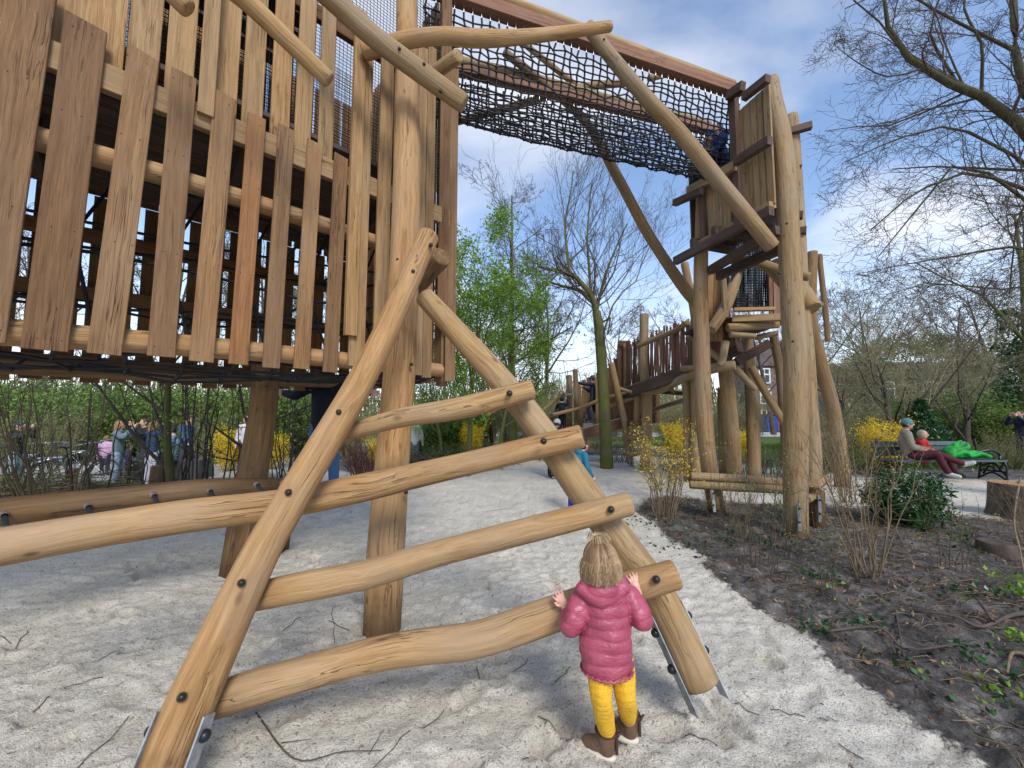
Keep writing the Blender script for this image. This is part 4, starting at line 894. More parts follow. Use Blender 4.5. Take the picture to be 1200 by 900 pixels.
    if hat is not None:
        c = MB(); ellipsoid(c, Hc+V(0, 0, hr*.32)-fw*hr*.05, (hr*1.0, hr*1.08, hr*1.05), rot); capsule(c, [Hc+V(0, 0, hr*.25)-fw*hr*.03, Hc+V(0, 0, hr*.36)-fw*hr*.03], [hr*1.02, hr*1.02], 18)
        if hood == 'up': ellipsoid(c, Hc-fw*hr*.3, (hr*1.05, hr*.95, hr*1.2), rot)
        fuse(c, vox*.5, 'hat', cloth('hat', hat, .004, 60), t, 1)
    if hat is None or True:
        c = MB()
        for s in (-1, 1): ellipsoid(c, Hc+fw*hr*.9+side*s*hr*.33+V(0, 0, hr*.05), hr*.09, nu=8, nv=6)
        c.build('eyes', M['rubber'], t)
        c = MB(); ellipsoid(c, Hc+fw*hr*.88-V(0, 0, hr*.52), (hr*.26, hr*.08, hr*.06), rot, 10, 6); c.build('mouth', cloth('lip', (.4, .15, .12)), t)
    return t
arm_up = dict(ell=(-.13, .08, .82), hal=(-.07, .16, .93), elr=(.13, .08, .82), har=(.07, .16, .93))
photo = dict(ell=(-.15, .10, .74), hal=(-.05, .17, .88), elr=(.15, .10, .74), har=(.05, .17, .88))
walk = dict(knl=(-.055, .09, .28), anl=(-.055, .06, .05), tol=(-.06, .14, .02), knr=(.055, -.02, .27), anr=(.055, -.12, .06), tor=(.06, -.04, .02), ell=(-.14, -.07, .64), hal=(-.14, -.03, .5), elr=(.14, .06, .64), har=(.13, .14, .55))
def sit(y=.0):
    return dict(pel=(0, 0, .26), che=(0, -.02, .46), nek=(0, -.01, .57), hed=(0, .02, .665), shl=(-.10, 0, .54), shr=(.10, 0, .54), ell=(-.15, .03, .38), hal=(-.06, .15, .32), elr=(.15, .03, .38), har=(.06, .15, .30),
                hil=(-.05, .02, .26), hir=(.05, .02, .26), knl=(-.07, .25, .28), knr=(.05, .25, .29), anl=(-.07, .30, .05), anr=(.06, .32, .06), tol=(-.07, .38, .02), tor=(.08, .40, .03))
# bench couple
sp = sit(); sp.update(anl=(-.03, .50, .17), tol=(-.02, .57, .20), knl=(-.05, .26, .29), anr=(.09, .34, .05), tor=(.10, .42, .03), har=(.03, .14, .33), hal=(-.02, .16, .35))
bxw = (1056-600)/FPX*BD
person((bxw, BD-.05, bz+.11), R(-128), 1.72, sp, dict(top=(.34, .29, .24), leg=(.09, .018, .03), shoe=(.5, .5, .5), rough=.6, hair=(.1, .07, .05)), 'person in beige puffer coat, teal knit hat and maroon trousers, sitting back on the bench', hat=(.13, .30, .30), vox=.018)
sp2 = dict(sit()); sp2.update(hed=(-.10, .05, .60), nek=(-.05, .0, .54))
person((bxw+.54, BD+.12, bz+.10), R(180+35), 1.5, {**sit(), 'che': (.06, -.02, .43), 'nek': (.11, 0, .53), 'hed': (.17, .03, .61), 'shl': (-.03, 0, .51), 'shr': (.17, 0, .49)}, dict(top=(.48, .018, .02), leg=(.08, .02, .03), hair=(.6, .5, .38)), 'fair-haired person in bright red jacket leaning on the beige-coated neighbour', hair='short', vox=.018)
# green bag on the bench
bg = thing('green_bag', (bx1-.9, BD, bz+.46), 'bright green fabric bag lying open on the right end of the bench', 'bag')
c = MB(); b0 = V(bx1-.72, BD+.0, bz+.47)
for a, r_, f in (([b0+V(-.22, 0, .1), b0+V(.45, -.02, .08)], [.12, .09], .8), ([b0+V(-.2, .05, .15), b0+V(.0, .05, .32)], [.15, .08], .8), ([b0+V(.0, 0, .14), b0+V(.42, 0, .14)], [.1, .07], .6), ([b0+V(-.12, .02, .3), b0+V(-.02, -.02, .4)], [.06, .03], 1), ([b0+V(-.3, -.08, .05), b0+V(-.1, -.12, .16), b0+V(.1, -.1, .06), b0+V(.3, -.12, .12), b0+V(.5, -.1, .05)], [.05, .04, .05], 1), ([b0+V(-.16, -.05, .22), b0+V(.02, -.1, .26), b0+V(.12, -.02, .36)], [.04, .05, .02], 1)): capsule(c, a, r_ if len(a) == len(r_) else list(np.interp(np.linspace(0, 1, len(a)), np.linspace(0, 1, len(r_)), r_)), 12, f)
fuse(c, .02, 'bag_body', cloth('green_cloth', (.02, .42, .06), .03, 9, .5, .3), bg, 1)
c = MB(); rope(c, catmull([b0+V(.3, -.05, .15), b0+V(.55, -.1, .2), b0+V(.75, -.1, .1), b0+V(.7, -.12, 0)], .05), .03, 8); c.build('strap', M['rubber'], bg)
# climber with head up in the net
cp = dict(arm_up); cp.update(ell=(-.20, .0, .73), hal=(-.30, .05, .75), elr=(.20, .0, .73), har=(.30, .07, .75), anr=(.10, -.03, .05), knr=(.07, .03, .27), tor=(.12, .05, .02))
person((-2.40, 5.02, .43), R(8), 1.72, cp, dict(long=.40, top=(.006, .008, .02), leg=(.06, .14, .28), shoe=(.85, .16, .04)), 'person in navy sweater, jeans and orange shoes reaching up into the rope net', vox=.018)
# children
g = gp(672, 600)
cpose = dict(che=(0, .09, .70), nek=(0, .15, .80), hed=(0, .20, .89), shl=(-.10, .13, .78), shr=(.10, .13, .77), ell=(-.17, .14, .62), hal=(-.2, .2, .5), elr=(.16, .12, .6), har=(.17, .2, .48))
person(g, R(-60), 1.10, cpose, dict(top=(.02, .16, .26), leg=(.01, .04, .45), hair=(.09, .03, .02), shoe=(.02, .03, .12)), 'child in teal jacket and bright blue trousers bending forward behind the right ladder leg', hood=True)
g = gp(648, 560)
person(g, R(-30), 1.42, {**cpose, **{'anr': (.07, -.12, .08), 'tor': (.07, -.04, .03)}}, dict(top=(.02, .02, .03), leg=(.012, .012, .016)), 'child in white knit hat and black coat near the foot of the walkway', hat=(.72, .76, .8))
p = W(659, 512, 12.3)
person(p, R(-25), 1.26, {**arm_up, 'hal': (-.2, .16, .72), 'ell': (-.17, .06, .70)}, dict(top=(.015, .016, .022), leg=(.01, .01, .014), hair=(.02, .015, .012)), 'child in black jacket and dark helmet climbing beside the steel handrail', hat=(.02, .03, .035))
p = W(695, 493, 12.7)
person(p, R(70), 1.46, {**walk, 'hal': (-.3, .3, .83), 'ell': (-.22, .16, .80), 'har': (.06, .22, .76)}, dict(top=(.02, .03, .06), leg=(.02, .028, .06), hair=(.05, .03, .02)), 'child in dark navy clothes walking up the steps with one arm on the rail', hat=(.02, .07, .09))
p = W(850, 208, 5.55)
person(p, R(75), 1.15, {**sit(), 'che': (0, .05, .44), 'nek': (0, .1, .52), 'hed': (0, .15, .58)}, dict(top=(.008, .06, .24), leg=(.01, .02, .08)), 'child in bright blue jacket crouching at the cabin end of the net tunnel', hat=(.008, .06, .26))
# people beyond the bushes, left
def far_person(px, py_head, D, h, pose, yaw, col, label, **k):
    z = W(px, py_head, D)[2]-h*.985; x = (px-600)/FPX*D; gz_ = float(tz(x, D)); return person((x, D, min(z, gz_) if k.pop('ground', False) else z), yaw, h, pose, col, label, vox=.024, **k)
DL = 11.5
def onground(px, D): x = (px-600)/FPX*D; return V(x, D, float(tz(x, D))-.01)
person(onground(143, 9.6), R(-65), 1.62, photo, dict(top=(.13, .19, .22), leg=(.26, .36, .50), hair=(.55, .33, .14), long=.55), 'blonde person in long grey-green coat raising a phone, on the square at left', hair='long', vox=.02)
person(onground(182, 9.5), R(-20), 1.60, arm_up, dict(top=(.025, .05, .13), leg=(.52, .54, .62), hair=(.42, .25, .12), shoe=(.6, .6, .6)), 'person in navy puffer jacket and pale trousers with both hands at their hair', hair='long', vox=.02)
person(onground(172, 11), R(160), 1.66, photo, dict(top=(.02, .02, .025), leg=(.05, .05, .07), hair=(.1, .05, .03)), 'dark-coated person half hidden behind the navy puffer jacket', vox=.022)
person(onground(206, 10.6)+V(0, 0, .22), R(120), 1.7, sit(), dict(top=(.22, .38, .5), leg=(.03, .03, .04), hair=(.02, .015, .012)), 'person in light blue and black jacket sitting on the low wall at left', vox=.022)
person(onground(25, 9.8), R(-70), 1.62, photo, dict(top=(.03, .035, .04), leg=(.35, .48, .55), hair=(.3, .2, .1)), 'person in dark coat and peaked cap standing among the bicycles at far left', hat=(.05, .09, .11), vox=.022)
person(onground(129, 11.5), R(30), 1.15, {}, dict(top=(.62, .40, .60), leg=(.03, .03, .05), hair=(.3, .18, .1)), 'child in lilac jacket behind the blonde person', vox=.022)
person(onground(156, 10.4), R(-30), 1.0, {}, dict(top=(.05, .03, .08), leg=(.03, .02, .03), shoe=(.6, .5, .02), hair=(.1, .06, .04)), 'small child in dark purple coat and yellow boots between the two standing people', vox=.022)
person(onground(291, 12)+V(0, 0, .12), R(-160), 1.6, {}, dict(top=(.62, .6, .62), leg=(.12, .13, .18), hair=(.3, .2, .1)), 'person in white hooded jacket walking beyond the yellow forsythia', hat=(.66, .62, .64), hood='up', vox=.022)
person(onground(487, 12.5), R(10), 1.55, {}, dict(top=(.38, .44, .42), leg=(.08, .1, .12), hair=(.03, .03, .03)), 'person in pale grey jacket half hidden by the big tower post', vox=.022)
person(gp(1199, 541)+V(.06, 0, 0), R(100), 1.62, photo, dict(top=(.02, .028, .06), leg=(.05, .06, .08), hair=(.05, .03, .02)), 'person in navy coat at the right edge, behind the brown grasses', vox=.022)
person(onground(222, 12.5), R(-100), 1.7, walk, dict(top=(.05, .12, .35), leg=(.06, .06, .09)), 'person in bright blue jacket behind the thicket of stems at left', vox=.022)
# ================================================================== TODDLER
TD = 1.69
td = thing('person', (.40, TD, 0), 'toddler in pink puffer jacket, mustard trousers and brown boots holding the lowest rung', 'person')
fwd = nrm(V(.02, 1, 0)); sid = V(1, 0, 0)
hd = W(704, 659, 1.76)
hipL, hipR = W(700, 778, 1.72), W(727, 776, 1.74)
ftL, ftR = gp(711, 884), gp(738, 866); ftL = V(ftL[0], ftL[1], ground_z(ftL[0], ftL[1])); ftR = V(ftR[0], ftR[1], ground_z(ftR[0], ftR[1]))
kL, kR = W(705, 818, 1.69), W(733, 815, 1.72)
aL, aR = ftL+V(.008, .01, .06), ftR+V(0, .01, .06)
shL, shR = W(683, 702, 1.76), W(735, 698, 1.77)
elL, elR = W(669, 733, 1.73), W(752, 726, 1.74)
haL, haR = W(663, 711, 1.82), W(746, 692, 1.81)
che = W(710, 720, 1.76); nek = W(706, 683, 1.77); pel = W(713, 772, 1.73)
b = MB(); yaw = R(-8)
tl = nrm(V(-.05, .12, 1)); rot = np.column_stack([nrm(np.cross(fwd, tl)), fwd, tl])
hc = hd
ellipsoid(b, hc, (.064, .074, .078), rot, 24, 16); ellipsoid(b, hc+fwd*.02-tl*.04, (.05, .05, .045), rot); ellipsoid(b, hc+fwd*.078-tl*.01, (.011, .014, .016), rot)
for s in (-1, 1): ellipsoid(b, hc+rot[:, 0]*s*.068-tl*.008, (.009, .016, .021), rot)
for s in (-1, 1): ellipsoid(b, hc+fwd*.055-tl*.03+rot[:, 0]*s*.03, (.024, .02, .022), rot)
capsule(b, [nek-V(0, 0, .03), hc-tl*.05], [.035, .035]); capsule(b, [pel, che], [.075, .08], flatten=.8, fdir=fwd)
capsule(b, [shL, nek-V(0, 0, .02), shR], [.035, .045, .035])
for a, e, w in ((shL, elL, haL), (shR, elR, haR)): capsule(b, [a, e, w], [.034, .027, .02])
for a, k, f in ((hipL, kL, aL), (hipR, kR, aR)): capsule(b, [a, k, f], [.045, .034, .026]); capsule(b, [f, f+V(-.05, .06, -.03)], [.022, .02])
for w, s, fd in ((haL, -1, nrm(V(-.45, .25, .62))), (haR, 1, nrm(V(-.15, .35, .72)))):       # palms on the log, five fingers each
    acr = nrm(np.cross(fd, V(0, -1, .35))); up = np.cross(acr, fd)
    if up[1] > 0: up = -up
    pc = w+fd*.020; rm = np.column_stack([acr, fd, up]); ellipsoid(b, pc, (.021, .024, .011), rm, 16, 10)
    for q, ln in ((-1.5, .024), (-.5, .030), (.5, .032), (1.5, .028)):
        r0 = pc+fd*.016+acr*q*.0098*1.05; r1 = r0+fd*ln*.6+acr*q*.0035; r2 = r1+fd*ln*.5-up*.008+acr*q*.002
        capsule(b, [r0, r1, r2], [.0056, .0052, .0044], 10, seg=.008)
    th_ = -acr*s if np.dot(acr, sid)*s > 0 else acr*s
    r0 = pc-fd*.006+th_*.014; r1 = r0+th_*.014+fd*.010; capsule(b, [r0, r1, r1+fd*.014+th_*.003], [.0068, .006, .005], 10, seg=.008)
fuse(b, .0028, 'body', plain('toddler_skin', (.66, .37, .29), .45, 0, .06, 40), td, 1)
c = MB()
for s in (-1, 1): ellipsoid(c, hc+fwd*.072+rot[:, 0]*s*.028+tl*.004, .008, nu=10, nv=8)
c.build('eyes', M['rubber'], td)
c = MB(); ellipsoid(c, hc+fwd*.072-tl*.045, (.018, .006, .005), rot); c.build('mouth', cloth('lip2', (.5, .16, .14)), td)
# puffer jacket: quilted rings fused to one shell
def puffs(mb, pts, rads, pitch, depth, flatten=1., fdir=None, sides=28):
    P4 = np.column_stack([np.asarray(pts, float), rads]); C = catmull(P4, .004); s = np.concatenate(([0], np.cumsum(np.linalg.norm(np.diff(C[:, :3], axis=0), axis=1))))
    ph = random.uniform(0, 1); r = C[:, 3]*(1-depth*(1-np.abs(np.sin((s/pitch+ph)*math.pi))**.55)); P = C[:, :3]; T, Xa, Ya = frames(P)
    if fdir is not None: Ya = nrm(np.asarray(fdir)-T*(T@np.asarray(fdir, float))[:, None]); Xa = np.cross(Ya, T)
    th = np.arange(sides)/sides*2*math.pi; rings = []
    wob = .03*np.cos(3*th[None]+s[:, None]*30)+.025*np.cos(5*th[None]-s[:, None]*47+1)
    for i in range(len(P)): rings.append(P[i]+(np.cos(th)*r[i]*(1+wob[i]))[:, None]*Xa[i]+(np.sin(th)*r[i]*flatten*(1+wob[i]))[:, None]*Ya[i])
    n = len(rings); i = np.arange(n-1)[:, None]*sides; j = np.arange(sides)[None]; j2 = (j+1) % sides
    q = np.stack([i+j, i+j2, i+sides+j2, i+sides+j], -1).reshape(-1, 4); mb.add(np.vstack(rings), [q, list(range(sides))[::-1], list(range((n-1)*sides, n*sides))], None, .5, True)
c = MB(); hem = W(711, 783, 1.73)
puffs(c, [hem, W(710, 760, 1.735), W(710, 735, 1.745), W(709, 710, 1.755), W(708, 694, 1.765), W(707, 685, 1.77)], [.108, .110, .106, .103, .09, .06], .042, .07, .86, fwd)
for a, e, w, m_ in ((shL, elL, haL, (-.006, -.01, -.004)), (shR, elR, haR, (.008, -.01, -.004))):
    a_ = a+V(-.002 if w is haL else .002, 0, -.004)
    puffs(c, [a_*.75+nek*.25, a_, (a_+e)/2+V(*m_), e, (e+w)/2+V(0, 0, -.006), w-nrm(w-e)*.022], [.046, .052, .051, .047, .040, .026], .034, .09, 1)
ellipsoid(c, W(706, 692, 1.715), (.072, .046, .047), None, 24, 14); capsule(c, [W(682, 690, 1.73), W(705, 704, 1.70), W(731, 688, 1.735)], [.028, .036, .028]); capsule(c, [W(686, 684, 1.74), W(706, 680, 1.72), W(728, 681, 1.745)], [.026, .024, .026])
mjk, n, l, bb = newmat('pink_quilted_nylon'); tcn = n.new('ShaderNodeTexCoord'); s_ = nz(n, l, tcn.outputs['Object'], 1, 4, .6, (26, 26, 60), .8); s2_ = nz(n, l, tcn.outputs['Object'], 14, 4, .5)
l.new(ramp(n, l, s2_, [(.3, (.27, .040, .078)), (.7, (.40, .078, .13))]), bb.inputs['Base Color']); bb.inputs['Roughness'].default_value = .38; bb.inputs['Specular IOR Level'].default_value = .5
bump(n, l, bb, math_(n, l, 'ADD', s_, s2_), 1, .0055)
fuse(c, .0035, 'jacket', mjk, td, 2)
c = MB(); th = np.linspace(0, 2*math.pi, 90); fr = hem+V(0, 0, .002)
rope(c, np.array([fr+V(math.cos(a)*.106, math.sin(a)*.091, .004*math.sin(a*26)) for a in th]), .0055, 6); c.build('hem_frill', mjk, td)
# trousers with soft wrinkles
c = MB()
for a, k, f in ((hipL+V(0, 0, .02), kL, aL), (hipR+V(0, 0, .02), kR, aR)):
    puffs(c, [a, (a+k)/2, k, (k+f)/2, f+V(0, 0, .025)], [.054, .051, .043, .040, .035], .021, .055, 1., None, 22)
capsule(c, [hipL+V(.01, 0, .035), hipR+V(-.01, 0, .035)], [.055, .055], flatten=.9)
mt, n, l, bb = newmat('mustard_knit'); tcn = n.new('ShaderNodeTexCoord'); s_ = nz(n, l, tcn.outputs['Object'], 1, 3, .5, (330, 330, 20)); s3_ = nz(n, l, tcn.outputs['Object'], 1, 4, .6, (20, 20, 75), 1)
l.new(ramp(n, l, s_, [(.3, (.60, .33, .015)), (.7, (.80, .47, .03))]), bb.inputs['Base Color']); bb.inputs['Roughness'].default_value = .85
bump(n, l, bb, math_(n, l, 'ADD', math_(n, l, 'MULTIPLY', s_, .3), s3_), .8, .008)
fuse(c, .0035, 'trousers', mt, td, 2)
# boots
bm_ = plain('brown_leather', (.17, .10, .06), .5, 0, .25, 25, .002); bs_ = plain('boot_sole', (.55, .52, .45), .7)
for f, dirv in ((ftL, nrm(V(-.62, .42, 0))), (ftR, nrm(V(-.66, .40, 0)))):
    c = MB(); s_v = np.cross(dirv, V(0, 0, 1)); f = f+V(0, 0, .012); hz_ = f-dirv*.0+V(0, 0, .03); rm = np.column_stack([s_v, dirv, V(0, 0, 1)])
    capsule(c, [f+V(0, 0, .028), f+V(0, 0, .095)], [.036, .042], 18); ellipsoid(c, f+dirv*.05+V(0, 0, .024), (.034, .052, .026), rm); ellipsoid(c, f+dirv*.075+V(0, 0, .020), (.033, .036, .022), rm); ellipsoid(c, f+dirv*.02+V(0, 0, .04), (.034, .042, .035), rm)
    bo = fuse(c, .004, 'boot', bm_, td, 3)
    c = MB(); pts = []
    for a in np.linspace(0, 2*math.pi, 40)[:-1]: pts.append((math.cos(a)*.037*(1-.08*math.sin(a)), math.sin(a)*.078+.038))
    for zz in (0, 1): pass
    n_ = len(pts); lo_ = [f+s_v*x+dirv*y+V(0, 0, -.012) for x, y in pts]; hi_ = [f+s_v*x*.98+dirv*y+V(0, 0, .009) for x, y in pts]
    c.add(np.array(lo_+hi_), [[[i, (i+1) % n_, n_+(i+1) % n_, n_+i] for i in range(n_)], list(range(n_))[::-1], list(range(n_, 2*n_))], None, .5, True); c.build('sole', bs_, bo)
    c = MB(); th = np.linspace(0, 2*math.pi, 24); rope(c, np.array([f+V(math.cos(a)*.043, math.sin(a)*.043, .096) for a in th]), .006, 6)
    bk = -dirv*.044; rope(c, np.array([f+bk+V(0, 0, .02), f+bk+V(0, 0, .06), f+bk+V(0, 0, .10), f+bk*1.35+V(0, 0, .112), f+bk*1.1+V(0, 0, .09)]), .007, 6)
    c.build('trim', plain('boot_trim', (.05, .025, .018), .7), bo)
# hair: cap plus strands of a blond bob with a little top tail
mh, n, l, bb = newmat('blond_hair'); t_ = attr(n, 'tint').outputs['Fac']; lcz = attr(n, 'lc').outputs['Vector']
l.new(ramp(n, l, t_, [(0, (.12, .065, .033)), (.4, (.30, .19, .10)), (1, (.66, .50, .31))]), bb.inputs['Base Color']); bb.inputs['Roughness'].default_value = .42; bb.inputs['Specular IOR Level'].default_value = .4
c = MB(); ellipsoid(c, hc+tl*.012-fwd*.008, (.068, .077, .079), rot, 28, 18, .25)
hair_ = []; rads_ = []; tint_ = []; rh = np.random.default_rng(4)
for k in range(3400):
    a = rh.uniform(-2.2, 2.2)+math.pi; lay = rh.uniform(0, 1); e0 = rh.uniform(.05, 1.25)
    def sp_(a, e, rr): return hc+tl*.012-fwd*.006+rr*(rot[:, 0]*math.sin(a)*math.sin(e)*.93+fwd*math.cos(a)*math.sin(e)*1.0+tl*math.cos(e)*1.06)
    pts = []
    n0 = 7; a1 = a+rh.normal()*.12
    for i in range(n0):
        e = e0+(1.5-e0)*i/(n0-1) if e0 < 1.5 else e0; pts.append(sp_(a+(a1-a)*i/n0, e, .075+.006*lay))
    last = pts[-1]; rad_out = nrm(last-hc-tl*np.dot(last-hc, tl)); L = rh.uniform(.045, .085)*(1 if math.cos(a) < .2 else .9)
    if rh.random() < .02: rad_out = rad_out*1.8
    for i in range(1, 5): t = i/4; pts.append(last-V(0, 0, 1)*L*t+rad_out*(.012*t+.008*math.sin(t*3.1)*(lay-.3))+rh.normal(size=3)*.0018)
    pts = np.array(pts); hair_.append(pts); w = .0013*rh.uniform(.6, 1.3); rads_.append(np.linspace(w, w*.35, len(pts))); tint_.append(np.clip(np.linspace(.12, .62, len(pts))+rh.normal()*.10+.2*math.sin(a*9+math.sin(a*4)*2), 0, 1))
top = hc+tl*.082-fwd*.0+rot[:, 0]*(-.012)
P_ = np.array(hair_); before = c.n; tubes(c, P_, np.array(rads_), 4); c.T[-1] = np.repeat(np.array(tint_).ravel(), 4)
hair_ = []; rads_ = []
for k in range(130):
    ph = rh.uniform(0, 6.28); sp_v = rot[:, 0]*math.cos(ph)+fwd*math.sin(ph); L = rh.uniform(.022, .045)
    pts = [top+sp_v*.006, top+tl*.012+sp_v*.005, top+tl*(.012+L*.5)+sp_v*L*.35, top+tl*(.012+L*.55)+sp_v*L*.9+V(.01, 0, 0), top+tl*(L*.2)+sp_v*L*1.2+V(.014, 0, 0)]
    hair_.append(pts); rads_.append(np.linspace(.0015, .0006, 5))
tubes(c, np.array(hair_), np.array(rads_), 4, .8)
for k in range(14): pass
c.build('hair', mh, td)
c = MB(); th = np.linspace(0, 2*math.pi, 16); rope(c, np.array([top+tl*.008+rot[:, 0]*math.cos(a)*.009+fwd*math.sin(a)*.009 for a in th]), .0025, 6); c.build('hair_tie', mjk, td)
# ================================================================== TREES AND SHRUBS
def rot_about(v, axis, a):
    axis = nrm(axis); return v*math.cos(a)+np.cross(axis, v)*math.sin(a)+axis*np.dot(axis, v)*(1-math.cos(a))
def grow(out, tips, p, d, L, r, lvl, prm):
    n = 5; P = [p]; q = p.copy(); d = nrm(d); ds = [d]
    for i in range(n-1):
        d = nrm(d+np.array([random.gauss(0, 1) for _ in range(3)])*prm['wander'][lvl]+np.array((0, 0, prm['up'][lvl]))+prm.get('bias', 0)*(lvl > 0))
        q = q+d*L/(n-1); P.append(q); ds.append(d)
    out.append((lvl, np.array(P), np.linspace(r, r*prm['taper'][lvl], n)))
    if lvl == prm['max']: tips.append(P[-1]); tips.append(P[2]); tips.append(P[3]); return
    kids(out, tips, np.array(P), np.linspace(r, r*prm['taper'][lvl], n), L, lvl, prm)
def kids(out, tips, P, rr, L, lvl, prm):
    k = prm['n'][lvl]; n = len(P); st = prm['start'][lvl]
    for i in range(k):
        t = st+(1-st)*(i+random.random())/k; x = t*(n-1); a = min(int(x), n-2); f = x-a; p = P[a]*(1-f)+P[a+1]*f; d = nrm(P[a+1]-P[a])
        ax = np.cross(d, np.array([random.gauss(0, 1) for _ in range(3)])); nd = rot_about(d, ax, prm['ang'][lvl]*random.uniform(.7, 1.25))
        r = (rr[a]*(1-f)+rr[a+1]*f)*prm['rs'][lvl]; l_ = L*prm['ls'][lvl]*random.uniform(.65, 1.2)*(1.15-.55*t if lvl > 0 or prm.get('cone', 1) else 1)
        grow(out, tips, p, nd, l_, r, lvl+1, prm)
def split(out, tlvl, root, mats, rmin=.002, sides=(9, 6, 4, 3, 3)):
    tm, cm = MB(), MB()
    for lv in sorted({l for l, _, _ in out}): polys_add(tm if lv <= tlvl else cm, [(P, r) for l, P, r in out if l == lv], sides[min(lv, 4)], rmin)
    a = tm.build('trunk', mats[0], root); b = cm.build('crown', mats[1], root); return a, b
BARE = dict(max=4, wander=(.06, .13, .2, .26, .3), up=(.02, .1, .06, .03, .02), taper=(.14, .35, .3, .3, .4), n=(9, 8, 7, 6, 0), start=(.3, .2, .15, .1, 0), ang=(.85, .75, .7, .7, 0), rs=(.5, .5, .5, .6, 0), ls=(.55, .5, .48, .5, 0))
def bare_tree(label, h, r, prm=BARE, mats=None, leaf=None, group=None, name='bare_tree', d0=(0, 0, 1), leafn=1, lsize=.05, rmin=.003, tl=1):
    root = thing(name, (0, 0, 0), label, 'tree', group); out = []; tips = []
    grow(out, tips, V(0, 0, -.2), V(*d0), h, r, 0, prm)
    split(out, tl, root, mats or (M['bark'], M['twig']), rmin)
    if leaf:
        mb = MB(); T = np.array(tips)
        for _ in range(leafn): leaves(mb, T+rng.normal(size=T.shape)*lsize*1.2, lsize)
        mb.build('buds' if lsize < .04 else 'leaves', leaf, root)
    return root
def put(o, x, y, rz=0, s=1, z=None): o.location = (x, y, float(tz(x, y)) if z is None else z); o.rotation_euler = (0, 0, rz); o.scale = (s, s, s); return o
def putpx(o, px, D, rz=0, s=1): return put(o, (px-600)/FPX*D, D, rz, s)
# --- T1 straight mossy tree
o = bare_tree('tall straight slender tree with mossy trunk and level bare branches, left of the bent tree', 9.0, .17, {**BARE, 'n': (22, 7, 6, 4, 0), 'start': (.22, .2, .15, .1, 0), 'ang': (1.15, .7, .7, .7, 0), 'rs': (.33, .5, .5, .6, 0), 'ls': (.36, .5, .5, .5, 0), 'wander': (.02, .12, .2, .26, .3)}, (M['barkmoss'], M['twig']), rmin=.004)
putpx(o, 602, 12.6, .5)
# --- T2 bent mossy tree with guided limbs and upright fan of shoots
T2 = thing('bent_tree', (0, 0, 0), 'bent tree with green mossy trunk and arching limb with upright twig fan, beside the walkway', 'tree'); out = []; tips = []
t2p = [(0, gp(711, 548, -.1), .19), (0, W(709, 500, 10.9), .165), (0, W(706, 440, 10.9), .15), (0, W(702, 385, 10.9), .14), (0, W(699, 365, 10.9), .12)]
out.append((0, np.array([p for _, p, _ in t2p]), np.array([r for *_, r in t2p])))
LIM = [([(699, 368), (693, 345), (675, 325), (655, 318), (630, 312)], .10, -.1), ([(702, 380), (697, 357), (688, 345), (670, 338), (640, 330)], .075, .2), ([(699, 366), (704, 340), (712, 315), (722, 290), (735, 262)], .05, .1), ([(693, 346), (690, 310), (688, 280), (690, 250), (693, 215)], .045, 0), ([(668, 322), (664, 290), (662, 260), (668, 230), (672, 200)], .045, .2), ([(706, 378), (715, 372), (712, 392), (716, 385), (717, 392)], .03, -.2), ([(704, 400), (722, 350), (745, 330), (755, 300), (765, 280)], .03, .1)]
pr = {**BARE, 'max': 4, 'n': (0, 14, 7, 3, 0), 'start': (.2, .08, .1, .1, 0), 'up': (.1, .12, .16, .1, .05), 'ang': (.6, .8, .5, .5, 0), 'ls': (.6, .75, .55, .5, 0), 'rs': (.5, .35, .5, .6, 0)}
for pts, r, dd in LIM:
    P = np.array([W(x, y, 10.9+dd*i) for i, (x, y) in enumerate(pts)]); P = catmull(P, .25); P = P[np.linspace(0, len(P)-1, 7).astype(int)]; rr = np.linspace(r, r*.35, 7); out.append((0, P, rr))
    if r > .035 or True: kids(out, tips, P, rr, float(np.linalg.norm(P[-1]-P[0]))+.3, 1, {**pr, 'bias': V(0, 0, .1)})
split(out, 0, T2, (M['barkmoss'], M['twig']), .003)
# --- T3 small trees in fresh leaf
LEAFY = {**BARE, 'n': (12, 7, 6, 4, 0), 'start': (.25, .2, .15, .1, 0), 'ang': (.7, .7, .7, .7, 0)}
o = bare_tree('small tree in fresh green leaf just right of the slatted tower', 4.9, .08, LEAFY, (M['barkmoss'], M['twig']), M['leafg'], None, 'leafy_tree', leafn=2, lsize=.075); putpx(o, 548, 9.6)
o2 = copy_tree(o); o2['label'] = 'fresh green tree directly left of the tall straight trunk'; putpx(o2, 586, 11, 2, .92)
o3 = copy_tree(o); o3['label'] = 'low fresh green tree behind the big tower post'; putpx(o3, 520, 12, 4, .75)
# --- big overhanging tree at the right
BT = thing('overhanging_tree', (0, 0, 0), 'big bare tree reaching in from the right edge with mossy limbs and fine hanging twigs', 'tree'); out = []; tips = []
base = V(9.6, 6.3, 0)
def limb(pts, r0, r1, n=14, L=None, D=6.0, lv=0, lsc=1.0):
    P = np.array([W(*p) if len(p) == 3 else W(p[0], p[1], D) for p in pts]); P = catmull(P, .2); m = 9; P = P[np.linspace(0, len(P)-1, m).astype(int)]; rr = np.linspace(r0*.72, r1*.72, m); out.append((lv, P, rr))
    prm = {**BARE, 'max': 4, 'n': (0, n, 7, 6, 0), 'start': (.1, .12, .1, .05, 0), 'ang': (.6, .75, .75, .8, 0), 'ls': (.6, .42*lsc, .55, .55, 0), 'rs': (.4, .35, .5, .6, 0), 'up': (0, .0, .0, -.01, -.02), 'bias': V(-.05, 0, .0)}
    kids(out, tips, P, rr, float(np.linalg.norm(P[-1]-P[0])), 1, prm)
